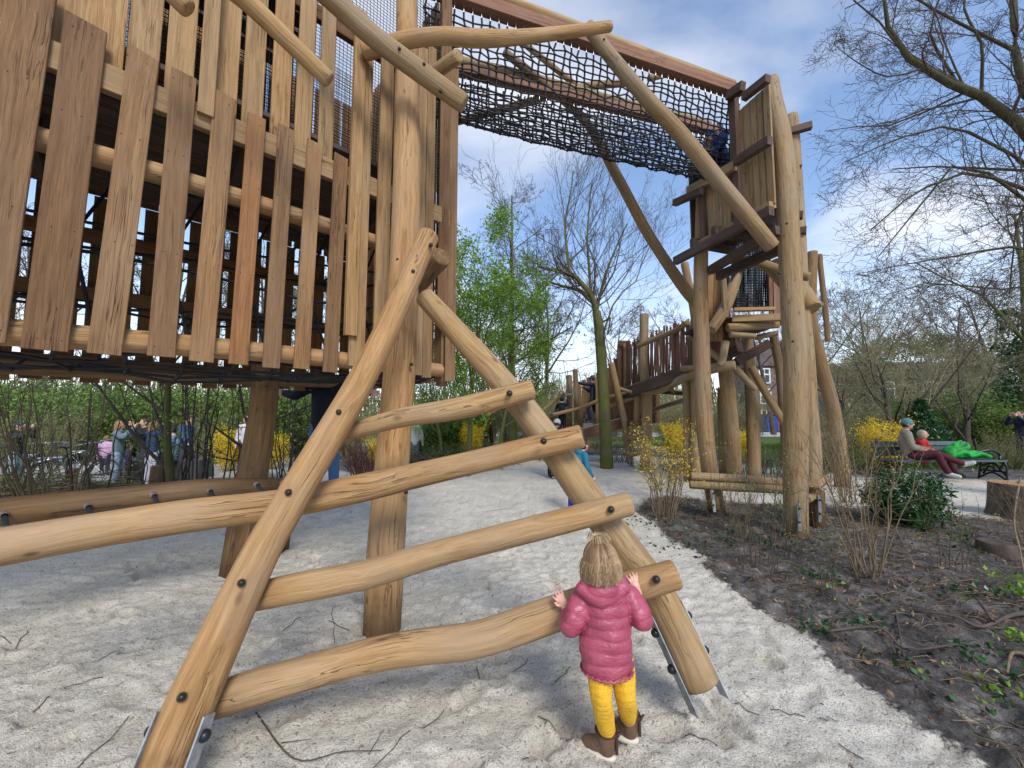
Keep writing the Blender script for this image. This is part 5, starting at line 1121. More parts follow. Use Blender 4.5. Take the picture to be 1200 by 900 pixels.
P = np.array([base+V(0, 0, -.3), base+V(-.1, 0, 1.5), W(1310, 300, 6.2), W(1270, 180, 6.2), W(1240, 60, 6.2), W(1220, -120, 6.3)]); out.append((0, P, np.array([.30, .27, .22, .17, .13, .09])))
limb([(1275, 230, 6.2), (1215, 170), (1170, 122), (1130, 106), (1080, 80), (1045, 45), (1035, -10)], .15, .03, 14)
limb([(1180, 130, 6.0), (1120, 95), (1060, 60), (1030, 25), (1000, 0)], .045, .014, 11)
limb([(1270, 150, 6.3), (1200, 110), (1190, 60), (1188, 0), (1180, -80)], .09, .05, 12)
limb([(1290, 280, 6.1), (1230, 235), (1150, 205), (1110, 208), (1060, 235), (1020, 270)], .06, .012, 15)
limb([(1280, 250, 5.9), (1200, 190), (1120, 150), (1060, 160), (990, 190)], .045, .01, 13)
limb([(1290, 320, 6.0), (1240, 270), (1190, 225), (1130, 190), (1100, 215), (1030, 300)], .05, .01, 13)
limb([(1290, 320, 5.8), (1200, 290), (1120, 300), (1060, 310), (1010, 320)], .04, .008, 13)
limb([(1190, 60, 6.0), (1110, 20), (1050, -10), (990, 10)], .04, .01, 10)
limb([(1080, 80, 6.0), (1040, 90), (1000, 70), (975, 50)], .022, .006, 9)
limb([(1230, 200, 5.7), (1196, 250), (1187, 300), (1183, 345)], .022, .012, 6, lsc=.6)
limb([(1290, 330, 6.8), (1240, 330), (1160, 340), (1100, 330), (1040, 345)], .035, .008, 13)
limb([(1120, 95, 6.6), (1090, 40), (1100, 0), (1110, -50)], .035, .01, 11); limb([(1150, 110, 6.2), (1150, 50), (1130, 10), (1140, -40)], .035, .012, 11)
split(out, 0, BT, (M['barkdark'], M['twig']), .0026, (10, 6, 4, 3, 3))
# --- multi-stem shrubs
def shrub(name, label, cat='shrub', stems=12, h=2.0, spread=.5, r=.012, sub=4, subl=.35, mats='twig', leaf=None, ln=1, ls=.03, curve=.25, asp=.5, base_r=.12, up=.02, lname='leaves', group=None, sub2=0, tlo=.35):
    root = thing(name, (0, 0, 0), label, cat, group); P_, r_, tips = [], [], []; tw, twr = [], []
    for k in range(stems):
        a = random.uniform(0, 6.283); b = V(math.cos(a), math.sin(a), 0)*base_r*random.random()**.5; lean = spread*random.uniform(.2, 1); hh = h*random.uniform(.6, 1.05)
        n = 7; pts = []; w = random.uniform(-1, 1)*.1
        for i in range(n): t = i/(n-1); o_ = lean*(t+curve*t*t)*hh*.6; pts.append(b+V(math.cos(a+w*t*6)*o_, math.sin(a+w*t*6)*o_, -.05+hh*t*(1-curve*.35*t*lean))+np.array([random.gauss(0, .012*hh) for _ in range(3)]))
        pts = np.array(pts); P_.append(pts); r_.append(np.linspace(r, r*.3, n)*random.uniform(.7, 1.2))
        for j in range(sub):
            t = tlo+(1-tlo)*(j+random.random())/sub; x = t*(n-1); i = min(int(x), n-2); p = pts[i]+(pts[i+1]-pts[i])*(x-i); d = nrm(nrm(pts[i+1]-pts[i])+np.array([random.gauss(0, .55) for _ in range(3)])); L = subl*random.uniform(.5, 1.2)
            q = np.array([p, p+d*L*.35, p+d*L*.7+V(0, 0, up*L), p+d*L+V(0, 0, up*L*3)]); tw.append(q); twr.append(np.linspace(r*.4, r*.15, 4)); tips += [q[1], q[2], q[3]]
            for m_ in range(sub2):
                d2 = nrm(d+np.array([random.gauss(0, .7) for _ in range(3)])); p2 = q[random.choice((1, 2))]; q2 = np.array([p2, p2+d2*L*.2, p2+d2*L*.38, p2+d2*L*.55]); tw.append(q2); twr.append(np.linspace(r*.22, r*.12, 4)); tips += [q2[2], q2[3]]
        tips += [pts[-1], pts[-2]]
    mb = MB(); tubes(mb, np.array(P_), np.array(r_), 5, rng.uniform(0, 1, len(P_))); 
    if tw: tubes(mb, np.array(tw), np.array(twr), 3, rng.uniform(0, 1, len(tw)))
    mb.build('stems', M[mats], root)
    if leaf:
        mb = MB(); T = np.array(tips)
        for _ in range(ln): leaves(mb, T+rng.normal(size=T.shape)*ls*1.4, ls, asp=asp)
        mb.build(lname, M[leaf], root)
    return root
def pick(o, lab=None):
    c = copy_tree(o)
    if lab: c['label'] = lab
    return c
# forsythias
fo = shrub('forsythia', 'tall forsythia with many thin stems and yellow blossom beside the low log rail', stems=26, h=1.25, spread=.42, r=.009, sub=7, subl=.3, mats='twigtan', leaf='yellow', ln=2, ls=.026, base_r=.13, lname='blossom', sub2=1); b_ = G(779, 605); put(fo, b_[0], b_[1], 0, 1)
fy = shrub('forsythia', 'dense yellow forsythia glowing at the left end of the bench', stems=22, h=1.5, spread=.35, r=.011, sub=9, subl=.35, mats='twigtan', leaf='yellow', ln=5, ls=.05, base_r=.25, lname='blossom', sub2=2, tlo=.1); putpx(fy, 1027, 10.4, 0, .82)
for px, D, s, lab in ((553, 13.5, .72, 'small bright yellow forsythia between the two lower rungs, centre'), (272, 12.5, .85, 'yellow forsythia beyond the thicket, left of the rear tower post'), (325, 13, .7, 'yellow forsythia just right of the rear tower post'), (790, 13.5, .75, 'yellow forsythia behind the walkway posts'), (870, 12.5, .6, 'yellow forsythia seen between the lookout tower posts'), (443, 14, .6, 'yellow forsythia above the reddish twiggy bush')): putpx(pick(fy, lab), px, D, random.uniform(0, 6), s)
# red-twig bush
rb = shrub('red_twig_bush', 'dense reddish-brown twiggy bush behind the big tower post', stems=70, h=1.15, spread=.75, r=.009, sub=6, subl=.3, mats='twigred', base_r=.3, sub2=2); putpx(rb, 436, 8.9, 0, .95)
# laurel
lr = thing('laurel_bush', (0, 0, 0), 'dark glossy evergreen bush with pale flower heads in front of the bench', 'shrub')
mb = MB(); C = rng.normal(size=(5200, 3)); C = nrm(C)*(rng.uniform(.35, 1, (5200, 1))**.45)*V(.52, .5, .46)*(1+.22*np.sin(nrm(C)[:, :1]*7+nrm(C)[:, 2:]*5)); C = C+V(0, 0, .42); C = C[C[:, 2] > .02]; leaves(mb, C, .075, asp=.42); mb.build('leaves', M['leafd'], lr)
mb = MB()
for k in range(26):
    a = nrm(V(random.gauss(0, 1), random.gauss(0, 1)-.5, abs(random.gauss(0, 1))+.3)); c = a*V(.52, .5, .46)+V(0, 0, .43); leaves(mb, c+rng.normal(size=(16, 3))*.022, .028)
mb.build('flower_clumps', M['white'], lr); mb = MB()
tubes(mb, np.array([[V(0, 0, -.05), nrm(V(random.gauss(0, 1), random.gauss(0, 1), 1.2))*.25+V(0, 0, .05), nrm(V(random.gauss(0, 1), random.gauss(0, 1), 1.2))*.45+V(0, 0, .1)] for _ in range(30)]), np.tile([.012, .008, .004], (30, 1)), 4); mb.build('stems', M['twig'], lr)
b_ = G(1083, 622); put(lr, b_[0]+.05, b_[1]+.25, 0, .80)
# spindly shrubs in the near bed
s1 = shrub('spindly_shrub', 'spindly shrub with tiny fresh leaves in front of the low log rail', stems=9, h=1.2, spread=.32, r=.006, sub=7, subl=.2, leaf='leafg', ln=1, ls=.022, mats='twig', base_r=.16); b_ = G(889, 665); put(s1, b_[0], b_[1])
s2 = shrub('spindly_shrub', 'tan many-stemmed bare shrub between the near tower post and the evergreen bush', stems=16, h=1.35, spread=.55, r=.008, sub=6, subl=.3, leaf='leafb', ln=1, ls=.014, mats='twigtan', base_r=.1, sub2=1); b_ = G(1020, 675); put(s2, b_[0], b_[1])
s3 = pick(s1, 'spindly shrub with tiny fresh leaves at the foot of the near tower post'); b_ = G(925, 650); put(s3, b_[0], b_[1], 2, .85)
s4 = pick(s2, 'taller tan bare shrub just left of the bench'); b_ = G(1000, 590); put(s4, b_[0], b_[1], 1, 1.25)
s5 = pick(s2, 'tan bare shrub in front of the large tree stump'); b_ = G(1195, 640); put(s5, b_[0]+.1, b_[1], 3, .6)
for px, py, s_, lab in ((1112, 668, .7, 'small spindly shrub with fresh leaves in front of the evergreen bush'), (965, 700, .62, 'small spindly shrub nearest the sand edge, right of the near tower post'), (840, 618, .75, 'spindly shrub with fresh leaves right of the flowering forsythia')):
    c = pick(s1, lab); b_ = G(px, py); put(c, b_[0], b_[1], px, s_)
c = pick(s2, 'short tan bare shrub left of the near tower post'); b_ = G(868, 628); put(c, b_[0], b_[1], 4, .6)
# fan of long stems, left thicket
fan = shrub('bare_shrub', 'fan of long bare reddish stems spreading up from one root, left thicket', stems=15, h=2.2, spread=.62, r=.013, sub=3, subl=.5, mats='twigtan', leaf='leafg', ln=1, ls=.03, base_r=.2, curve=-.1); b_ = G(62, 622); put(fan, b_[0], b_[1]-.0, 0, 1)
thk = shrub('leafy_shrub', 'upright stems with small fresh leaves in the left thicket', stems=6, h=2.4, spread=.25, r=.018, sub=6, subl=.35, mats='bark', leaf='leafg', ln=2, ls=.045, base_r=.4)
thk2 = shrub('bare_shrub', 'upright bare grey stems in the left thicket', stems=4, h=2.6, spread=.22, r=.02, sub=5, subl=.5, mats='bark', leaf='leafb', ln=1, ls=.02, base_r=.35, sub2=1)
thk['group'] = 'leafy shrubs of the left thicket'; thk2['group'] = 'bare shrubs of the left thicket'; first = [True, True]
for i, (px, D, k, s) in enumerate([(5, 5.6, 0, .8), (30, 6.6, 1, .9), (120, 6.4, 1, 1), (160, 7, 0, .75), (215, 6.4, 1, 1.1), (232, 6.9, 0, 1), (255, 6.2, 1, 1), (275, 7.2, 0, .9), (330, 7.2, 1, .8), (350, 8.5, 0, .9), (-40, 6, 0, 1), (-90, 7, 1, 1), (198, 7.4, 1, .8), (90, 8.2, 0, .7), (345, 6.6, 1, .9)]):
    src = (thk, thk2)[k]; o = src if first[k] else copy_tree(src); first[k] = False; putpx(o, px, D, i*1.7, s)
for px, D, lean in ((214, 6.0, .1), (268, 6.6, -.25)):
    root = thing('thicket_tree', (0, 0, 0), 'dark leaning trunk in the thicket, nearest the rear tower post' if lean < 0 else 'upright dark trunk in the middle of the left thicket', 'tree'); out = []; tips = []
    grow(out, tips, V(0, 0, -.1), V(-lean*1.6, 0, 1), 4.2, .065, 0, {**BARE, 'n': (8, 5, 4, 3, 0), 'start': (.1, .2, .1, .1, 0)}); split(out, 0, root, (M['barkmoss'], M['twig'])); mb = MB(); T = np.array(tips); leaves(mb, T, .05); mb.build('leaves', M['leafg'], root); putpx(root, px, D)
# mid-distance shrubs and trees behind the playground
hb = shrub('green_bush', 'broad fresh green bush across the square at left', stems=60, h=1.9, spread=1.1, r=.014, sub=9, subl=.5, leaf='leafm', ln=6, ls=.085, base_r=.6, sub2=2, tlo=.05); hb['group'] = 'green bushes across the square'
for i, (px, D, s) in enumerate([(40, 17, 1.5), (110, 16, 1.35), (170, 18, 1.4), (235, 17, 1.4), (300, 17, 1.5), (-60, 16, 1.6), (380, 19, 1.3), (-160, 15, 1.6)]):
    o = hb if i == 0 else pick(hb); putpx(o, px, D, i*2.1, s)
for px, D, s, lab in ((500, 14.5, .95, 'green bush right behind the big tower post'), (540, 16, 1.1, 'green bush behind the slim gate frame'), (1150, 17, 1.0, 'low fresh green bush in the grass at far right'), (1105, 19, 1.2, 'green bush behind the evergreen above the bench'), (1210, 20, 1.6, 'tall green bush at the right edge of the lawn')):
    o = pick(hb, lab); putpx(o, px, D, px, s)
    if 'group' in o: del o['group']
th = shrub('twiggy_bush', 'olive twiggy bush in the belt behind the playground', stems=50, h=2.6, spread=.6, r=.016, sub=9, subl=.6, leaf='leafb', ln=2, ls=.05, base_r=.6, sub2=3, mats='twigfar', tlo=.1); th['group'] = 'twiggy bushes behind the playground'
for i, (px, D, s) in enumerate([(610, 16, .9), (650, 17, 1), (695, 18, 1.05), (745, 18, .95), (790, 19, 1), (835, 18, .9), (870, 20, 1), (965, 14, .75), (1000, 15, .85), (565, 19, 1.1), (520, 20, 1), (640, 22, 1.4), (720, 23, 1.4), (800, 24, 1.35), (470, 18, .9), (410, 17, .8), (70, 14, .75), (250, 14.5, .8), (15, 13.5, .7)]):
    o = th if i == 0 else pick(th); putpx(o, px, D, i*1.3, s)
low = shrub('low_bush', 'low dark brushy undergrowth bush', stems=60, h=.7, spread=1.1, r=.007, sub=5, subl=.25, mats='twig', leaf='leafm', ln=1, ls=.035, base_r=.5, sub2=1, tlo=.1); low['group'] = 'low brush along the back of the sand'
for i, (px, D, s) in enumerate([(500, 10.5, 1), (530, 11, .9), (560, 11.5, .9), (590, 12.5, .9), (640, 13, .8), (720, 12.5, .8), (790, 10.2, .7), (820, 10.8, .8), (870, 10, .8), (900, 9.6, .9), (950, 9.2, .9), (970, 10.4, 1), (1010, 9.7, .9), (330, 6.3, .7), (180, 6.1, .5), (240, 6.2, .5), (20, 6.2, .9), (80, 6.4, .7), (1170, 11, .9), (1130, 11.5, .8), (140, 7.4, .6)]):
    o = low if i == 0 else pick(low); putpx(o, px, D, i*1.9, s)
# big budding shrub-tree behind the bench, arching branches
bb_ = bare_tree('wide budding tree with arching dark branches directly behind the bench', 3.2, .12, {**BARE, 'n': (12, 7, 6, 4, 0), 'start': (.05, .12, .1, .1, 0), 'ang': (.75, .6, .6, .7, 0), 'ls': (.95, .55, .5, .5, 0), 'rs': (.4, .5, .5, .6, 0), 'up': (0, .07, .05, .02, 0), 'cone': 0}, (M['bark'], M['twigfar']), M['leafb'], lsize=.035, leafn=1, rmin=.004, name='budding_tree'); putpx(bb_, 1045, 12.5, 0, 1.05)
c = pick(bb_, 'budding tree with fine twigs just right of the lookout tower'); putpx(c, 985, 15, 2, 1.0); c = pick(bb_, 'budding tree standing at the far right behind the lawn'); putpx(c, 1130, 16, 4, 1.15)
# domed twiggy tree far behind, an ivy-clad trunk, evergreen over the bench
dm = thing('domed_tree', (0, 0, 0), 'large dome-shaped grey-green tree crown rising behind the bench', 'tree'); mb = MB()
P_ = []
for k in range(2600):
    d = nrm(V(random.gauss(0, 1), random.gauss(0, 1), random.gauss(.35, .8))); rr = random.uniform(.55, 1.0); p = d*V(4.6, 4, 3.4)*rr; e = d*V(4.6, 4, 3.4)*(rr+.13)+np.array([random.gauss(0, .15) for _ in range(3)])
    P_.append([p, (p+e)/2+np.array([random.gauss(0, .06) for _ in range(3)]), e])
tubes(mb, np.array(P_)+V(0, 0, 4.2), np.full((len(P_), 3), .014), 3); mb.build('crown', M['twigfar'], dm); mb = MB()
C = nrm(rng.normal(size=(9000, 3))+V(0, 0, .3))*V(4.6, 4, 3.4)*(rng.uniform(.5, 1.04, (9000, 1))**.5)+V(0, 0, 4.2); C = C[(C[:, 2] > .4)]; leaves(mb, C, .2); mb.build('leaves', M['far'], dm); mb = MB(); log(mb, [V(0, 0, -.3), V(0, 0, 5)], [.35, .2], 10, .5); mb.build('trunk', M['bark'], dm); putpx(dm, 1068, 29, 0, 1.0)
c = pick(dm, 'dark dome-shaped tree crown at the right edge of the photo'); putpx(c, 1225, 30, 2, 1.0)
iv = bare_tree('tall tree wrapped in dark ivy behind the right lawn', 10, .25, BARE, (M['barkmoss'], M['twig']), name='ivy_tree', rmin=.006); mb = MB(); a = rng.uniform(0, 6.28, 3800); z = rng.uniform(0, 6.0, 3800); rr = rng.uniform(.25, .62, 3800)*(1+.3*np.sin(z*3)); leaves(mb, np.column_stack([np.cos(a)*rr, np.sin(a)*rr, z]), .12, asp=.8); mb.build('ivy', M['leafd'], iv); putpx(iv, 1196, 16.5)
ev = thing('conifer', (0, 0, 0), 'small dark blue-green conifer right behind the bench couple', 'tree'); mb = MB(); C = []
for k in range(5200): z = random.uniform(.05, 1); a = random.uniform(0, 6.28); rr = (1.02-z)*1.15*(.65+.35*math.sin(z*34)**2)*random.uniform(.3, 1)**.4; C.append((math.cos(a)*rr, math.sin(a)*rr, z*1.9))
leaves(mb, np.array(C), .11, droop=.3, asp=.3); mb.build('needles', M['leafd'], ev); mb = MB(); log(mb, [V(0, 0, -.1), V(0, 0, 1.8)], [.05, .02], 8, .3); mb.build('trunk', M['bark'], ev); putpx(ev, 1078, 11.3, 0, 1.0)
# far bare trees
ft = bare_tree('tall bare tree in the row beyond the park', 11, .22, {**BARE, 'n': (14, 8, 6, 4, 0)}, rmin=.009); ft['group'] = 'bare trees in the far row'
for i, (px, D, s) in enumerate([(800, 27, .85), (905, 30, .95), (640, 26, .95), (560, 28, .9), (460, 24, 1), (300, 24, 1), (180, 22, 1), (60, 22, 1.1), (-60, 22, 1), (975, 22, .72), (1010, 34, 1), (1120, 36, 1.1), (1180, 26, .9), (1290, 24, 1), (720, 36, .95), (380, 30, 1)]):
    o = ft if i == 0 else pick(ft); putpx(o, px, D, i*2.3, s)
# far wood: one mass
mb = MB(); n = 26000; ang = rng.uniform(-1.0, 1.02, n); dist = rng.uniform(34, 62, n); x = np.sin(ang)*dist*1.25; y = np.cos(ang)*dist+4; hh = (3.0+2.2*fbm(x*.12+9, y*.12, 3, 7))*np.where(x > 12, 1.15, 1)
y = np.maximum(y, 20+np.abs(x)*0); z = hh*rng.uniform(0, 1, n)**.8; keep = ~((x > 19) & (x < 34) & (y > 10) & (y < 48)); x, y, z = x[keep], y[keep], z[keep]
leaves(mb, np.column_stack([x, y, z]), .42); n = 1500; ang = rng.uniform(-1.0, 1.02, n); dist = rng.uniform(32, 60, n); x = np.sin(ang)*dist*1.25; y = np.cos(ang)*dist+4; k = ~((x > 19) & (x < 34) & (y < 50)); x, y = x[k], y[k]
P_ = np.stack([np.column_stack([x, y, x*0-.2]), np.column_stack([x+rng.normal(size=len(x))*.3, y, x*0+2.5]), np.column_stack([x+rng.normal(size=len(x))*.7, y, 4.5+rng.uniform(0, 2.5, len(x))])], 1); tubes(mb, P_, np.tile([.09, .06, .02], (len(x), 1)), 4, .1)
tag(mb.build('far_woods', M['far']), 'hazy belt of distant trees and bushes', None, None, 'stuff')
# ================================================================== HOUSES, SIGN, STREET, far right of the posts
def house(x0, D, w, h, lab, wallc, cols, rows):
    t = thing('row_house', (x0, D, 0), lab, 'house'); mb = MB(); box(mb, (x0+w/2, D+3, h/2), w, 6, h, 0, .01); mb.build('wall', plain('facade', wallc, .85, 0, .2, 2), t)
    mb = MB(); v = [(x0-.2, D-.3, h), (x0+w+.2, D-.3, h), (x0+w+.2, D+6.3, h), (x0-.2, D+6.3, h), (x0+.5, D+2.5, h+2.6), (x0+w-.5, D+2.5, h+2.6), (x0+w-.5, D+3.5, h+2.6), (x0+.5, D+3.5, h+2.6)]; mb.add(v, [[[0, 1, 5, 4], [1, 2, 6, 5], [2, 3, 7, 6], [3, 0, 4, 7], [4, 5, 6, 7]]]); mb.build('roof', plain('roof_slate', (.09, .07, .065), .8), t)
    wf = plain('window_frame', (.75, .76, .78), .5); wg = plain('window_glass', (.05, .07, .09), .12)
    for i in range(cols):
        for j in range(rows):
            cx = x0+w*(i+.5)/cols; cz = h*(j+.52)/rows; a, b = w/cols*.27, h/rows*.34; mb = MB()
            for s in (-1, 0, 1): box(mb, (cx+s*a, D-.03, cz), .16 if s else .08, .16, 2*b+.1)
            for s in (-1, .2, 1): box(mb, (cx, D-.05, cz+s*b), 2*a+.2, .16, .16)
            f = mb.build('window', wf, t); mb = MB(); box(mb, (cx, D-.012, cz), 2*a, .04, 2*b); mb.build('pane', wg, f)
    return t
def hx(px, D): return (px-600)/FPX*D
house(hx(886, 48), 48, 4.6, 7.6, 'brown brick house with tall white windows seen between the tower posts', (.20, .14, .12), 2, 3); house(hx(934, 48)-.35, 48.5, 2.9, 8.8, 'narrow pale-fronted house between the brick houses', (.50, .52, .56), 1, 3); house(hx(958, 48), 48, 5.0, 5.6, 'wide brick house right of the near tower post', (.19, .13, .11), 3, 3)
house(hx(1150, 44)-4, 52, 16, 6.4, 'long brick house row behind the trees at far right', (.24, .19, .17), 6, 2)
sg = thing('blue_street_sign', W(954, 500, 34), 'blue rectangular street sign on a grey pole far beyond the lookout tower', 'sign'); mb = MB(); x, y = hx(953, 34), 34; rope(mb, [(x, y, -.1), (x, y, 3.0)], .06, 8); mb.build('pole', M['steel'], sg); mb = MB(); box(mb, (x, y-.1, 2.35), 2.2, .06, 1.5); mb.build('panel', plain('sign_blue', (.02, .16, .48), .4, 0, .03), sg); mb = MB(); box(mb, (x, y-.15, 2.62), 1.3, .02, .12); box(mb, (x-.15, y-.15, 2.3), .9, .02, .12); mb.build('marking', M['clip'], sg)
rv = thing('parked_van', W(910, 500, 36), 'small orange-red van parked in front of the brick house', 'van'); x, y = hx(910, 36), 36; mb = MB()
pr_ = [(-1.7, .35), (1.7, .35), (1.75, .9), (1.2, 1.05), (.75, 1.65), (-1.55, 1.7), (-1.75, 1.0)]; v = [V(x+a, y+s, b-.1) for s in (-.8, .8) for a, b in pr_]; n_ = len(pr_); mb.add(v, [[[i, (i+1) % n_, n_+(i+1) % n_, n_+i] for i in range(n_)], list(range(n_)), list(range(n_, 2*n_))[::-1]]); mb.build('body', plain('red_paint', (.65, .10, .05), .35, 0, .03), rv)
mb = MB(); box(mb, (x-.3, y-.81, 1.2), 1.9, .03, .45); mb.build('window', M['rubber'], rv)
for s in (-1.05, 1.05): mb = MB(); log(mb, [(x+s, y-.85, .25), (x+s, y-.62, .25)], [.32, .32], 16, .1, 0); mb.build('wheel', M['rubber'], rv)
bl = thing('blue_container', W(901, 500, 35), 'blue recycling container beside the orange-red van', 'container'); x = hx(900.5, 35); mb = MB(); box(mb, (x, 35, .75), .9, .9, 1.5, 0, .08); mb.build('body', plain('blue_paint', (.02, .08, .4), .4), bl); mb = MB(); box(mb, (x, 35, 1.56), 1.0, 1.0, .12, 0, .03); mb.build('lid', M['rubber'], bl)
mb = MB(); box(mb, (30, 31, .02), 70, 7, .04, -.03); tag(mb.build('road', plain('pale_asphalt', (.42, .42, .42), .9, 0, .1, 3)), 'pale road beyond the lawn', None, None, 'structure')
for px, c_, lab in ((1143, (.25, .5, .5), 'teal and grey waste bin by the road'), (1160, (.12, .15, .17), 'dark grey waste bin beside the teal one')):
    t = thing('waste_bin', W(px, 500, 21), lab, 'waste bin'); x = hx(px, 21); mb = MB(); box(mb, (x, 21, 1.0), .62, .5, .75, 0, .06); mb.build('body', plain('bin_paint', c_, .5), t); mb = MB(); box(mb, (x, 21, 1.42), .7, .56, .1, 0, .03); mb.build('lid', plain('bin_lid', (.3, .26, .22), .5), t); mb = MB(); rope(mb, [(x, 21, -.05), (x, 21, .65)], .05, 6); mb.build('post', M['steel'], t)
# low wall, wooden posts and bicycles on the square
t = tag(None or thing('low_seat_wall', onground(200, 10.9), 'low dark stone seat block on the square where a person sits', 'wall')); mb = MB(); p = onground(198, 10.9); box(mb, p+V(0, .1, .25), 2.0, .6, .55, .1, .02); mb.build('block', plain('dark_stone', (.07, .065, .06), .8, 0, .2, 5, .01), t)
for px, D, r, h, lab in ((195, 6.9, .16, .62, 'short thick grey cut post in the left thicket'), (92, 9, .09, .5, 'short round bollard on the square beside the bicycle'), (20, 7.5, .12, .4, 'sawn stub post at the far left')):
    t = thing('cut_post', onground(px, D), lab, 'post'); mb = MB(); p = onground(px, D); log(mb, [p+V(0, 0, -.1), p+V(.01, 0, h)], [r, r*.95], 16, .08, .06, None, .2); mb.build('trunk', M['logold'], t)
def bicycle(label, c):
    t = thing('bicycle', (0, 0, 0), label, 'bicycle', 'bicycles parked on the square')
    for x in (-.53, .53):
        mb = MB(); th = np.linspace(0, 2*math.pi, 33); rope(mb, [(x+.335*math.cos(a), 0, .35+.335*math.sin(a)) for a in th], .02, 6); w = mb.build('wheel', M['rubber'], t); mb = MB()
        for a in np.linspace(0, math.pi, 9)[:-1]: rope(mb, [(x-.32*math.cos(a), 0, .35-.32*math.sin(a)), (x+.32*math.cos(a), 0, .35+.32*math.sin(a))], .003, 3)
        knots(mb, [(x, 0, .35)], .04); mb.build('spokes', M['clip'], w)
    mb = MB()
    for L in ([(-.53, 0, .35), (-.12, 0, .34), (.36, 0, .82), (-.22, 0, .80), (-.12, 0, .34)], [(-.53, 0, .35), (-.22, 0, .78), (-.27, 0, .95)], [(.53, 0, .35), (.36, 0, .85), (.33, 0, 1.02)]): rope(mb, L, .018, 6)
    mb.build('frame', plain('bike_paint', c, .4), t); mb = MB(); ellipsoid(mb, (-.28, 0, .97), (.13, .07, .035)); mb.build('saddle', M['rubber'], t); mb = MB(); rope(mb, [(.18, -.3, 1.02), (.33, -.15, 1.06), (.33, .15, 1.06), (.18, .3, 1.02)], .014, 6); mb.build('handlebar', M['clip'], t)
    mb = MB(); rope(mb, [(-.95, 0, .45), (-.85, 0, .62), (-.53, 0, .72), (-.3, 0, .66)], .022, 5); rope(mb, [(-.8, 0, .72), (-.3, 0, .74)], .02, 5); mb.build('carrier', M['clip'], t); return t
b0 = bicycle('black bicycle standing side-on between the thicket fan and the blonde person', (.02, .02, .025)); put(b0, *onground(98, 8.9)[:2], .15, 1)
for px, D, a, lab in ((30, 9.1, .5, 'bicycle at the far left below the dark-coated person'), (0, 9.6, .9, 'bicycle cut off by the left edge of the photo'), (60, 9.9, -.3, 'bicycle behind the fan of bare stems'), (125, 11.2, .1, 'bicycle beside the child in lilac')):
    b1 = copy_tree(b0); b1['label'] = lab; put(b1, *onground(px, D)[:2], a, 1)
# ================================================================== STUMPS, LITTER, GROUND DEBRIS
st = thing('tree_stump', gp(1188, 615), 'large broad sawn tree stump with dark bark at the right edge', 'tree stump'); p = gp(1222, 612)+V(.12, .3, 0); mb = MB(); log(mb, [p+V(0, 0, -.1), p+V(0, 0, .1), p+V(0, 0, .47)], [.40, .33, .32], 40, .05, .12, 7); mb.build('trunk', bark('stump_bark', (.05, .042, .033), (.20, .16, .12), None, 0, 14), st); mb = MB(); log(mb, [p+V(0, 0, .472), p+V(0, 0, .485)], [.30, .30], 40, .01, .11, 7, .9, .004); mb.build('cut_face', M['log'], st)
st = thing('tree_stump', gp(1168, 640), 'small dark rotten stump in the soil in front of the large one', 'tree stump'); p = gp(1168, 650); mb = MB(); log(mb, [p+V(0, 0, -.1), p+V(0, 0, .12)], [.16, .14], 20, .05, .15, 9); mb.build('trunk', M['twig'], st)
def in_bed(n, poly=SOIL_R, xr_=(.6, 8.5), yr_=(1.2, 7)):
    x = rng.uniform(*xr_, n*4); y = rng.uniform(*yr_, n*4); k = pip(x, y, poly); return x[k][:n], y[k][:n]
gz_v = lambda x, y: np.array([ground_z(a, b) for a, b in zip(x, y)])
mb = MB(); x, y = in_bed(9000); leaves(mb, np.column_stack([x, y, gz_v(x, y)+.008]), .035, droop=.2); x, y = in_bed(1800, SOIL_L, (-9, -.5), (4.8, 8)); leaves(mb, np.column_stack([x, y, gz_v(x, y)+.008]), .05, droop=.2); x = rng.uniform(-4, 4, 160); y = rng.uniform(1, 7, 160); leaves(mb, np.column_stack([x, y, gz_v(x, y)+.004]), .02)
tag(mb.build('leaf_litter', M['litter']), 'brown dead leaves strewn on soil and sand', None, None, 'stuff')
mb = MB(); x, y = in_bed(2600); L = rng.uniform(.03, .22, len(x)); a = rng.uniform(0, 6.28, len(x)); z = gz_v(x, y)+.008; dx, dy = np.cos(a)*L/2, np.sin(a)*L/2
P_ = np.stack([np.column_stack([x-dx, y-dy, z]), np.column_stack([x+rng.normal(size=len(x))*.008, y+rng.normal(size=len(x))*.008, z+.008+rng.uniform(0, .015, len(x))]), np.column_stack([x+dx, y+dy, z+.003])], 1); tubes(mb, P_, np.tile([.0028, .003, .0016], (len(x), 1)), 4, rng.uniform(0, 1, len(x)))
tag(mb.build('twig_litter', M['twigtan']), 'broken twigs scattered over the planting soil', None, None, 'stuff')
mb = MB()      # ivy and seedlings: ground cover
for cx, cy, n, r_ in [(*G(1140, 700)[:2], 60, .18), (*G(960, 675)[:2], 50, .09), (*G(1165, 775)[:2], 50, .16), (*G(1060, 780)[:2], 14, .1), (*G(905, 640)[:2], 60, .25), (*G(1010, 735)[:2], 30, .08), (*G(800, 645)[:2], 40, .25), (*G(840, 620)[:2], 60, .4), (*G(1190, 830)[:2], 20, .12), (*G(950, 740)[:2], 20, .06), (*G(760, 610)[:2], 40, .3), (*G(1120, 640)[:2], 60, .3)]:
    x = rng.normal(cx, r_, n); y = rng.normal(cy, r_*.7, n); leaves(mb, np.column_stack([x, y, gz_v(x, y)+rng.uniform(.01, .07, n)]), .042, asp=.8)
tag(mb.build('ivy_ground_cover', M['leafd']), 'patches of dark ivy leaves on the soil', None, None, 'stuff')
mb = MB()
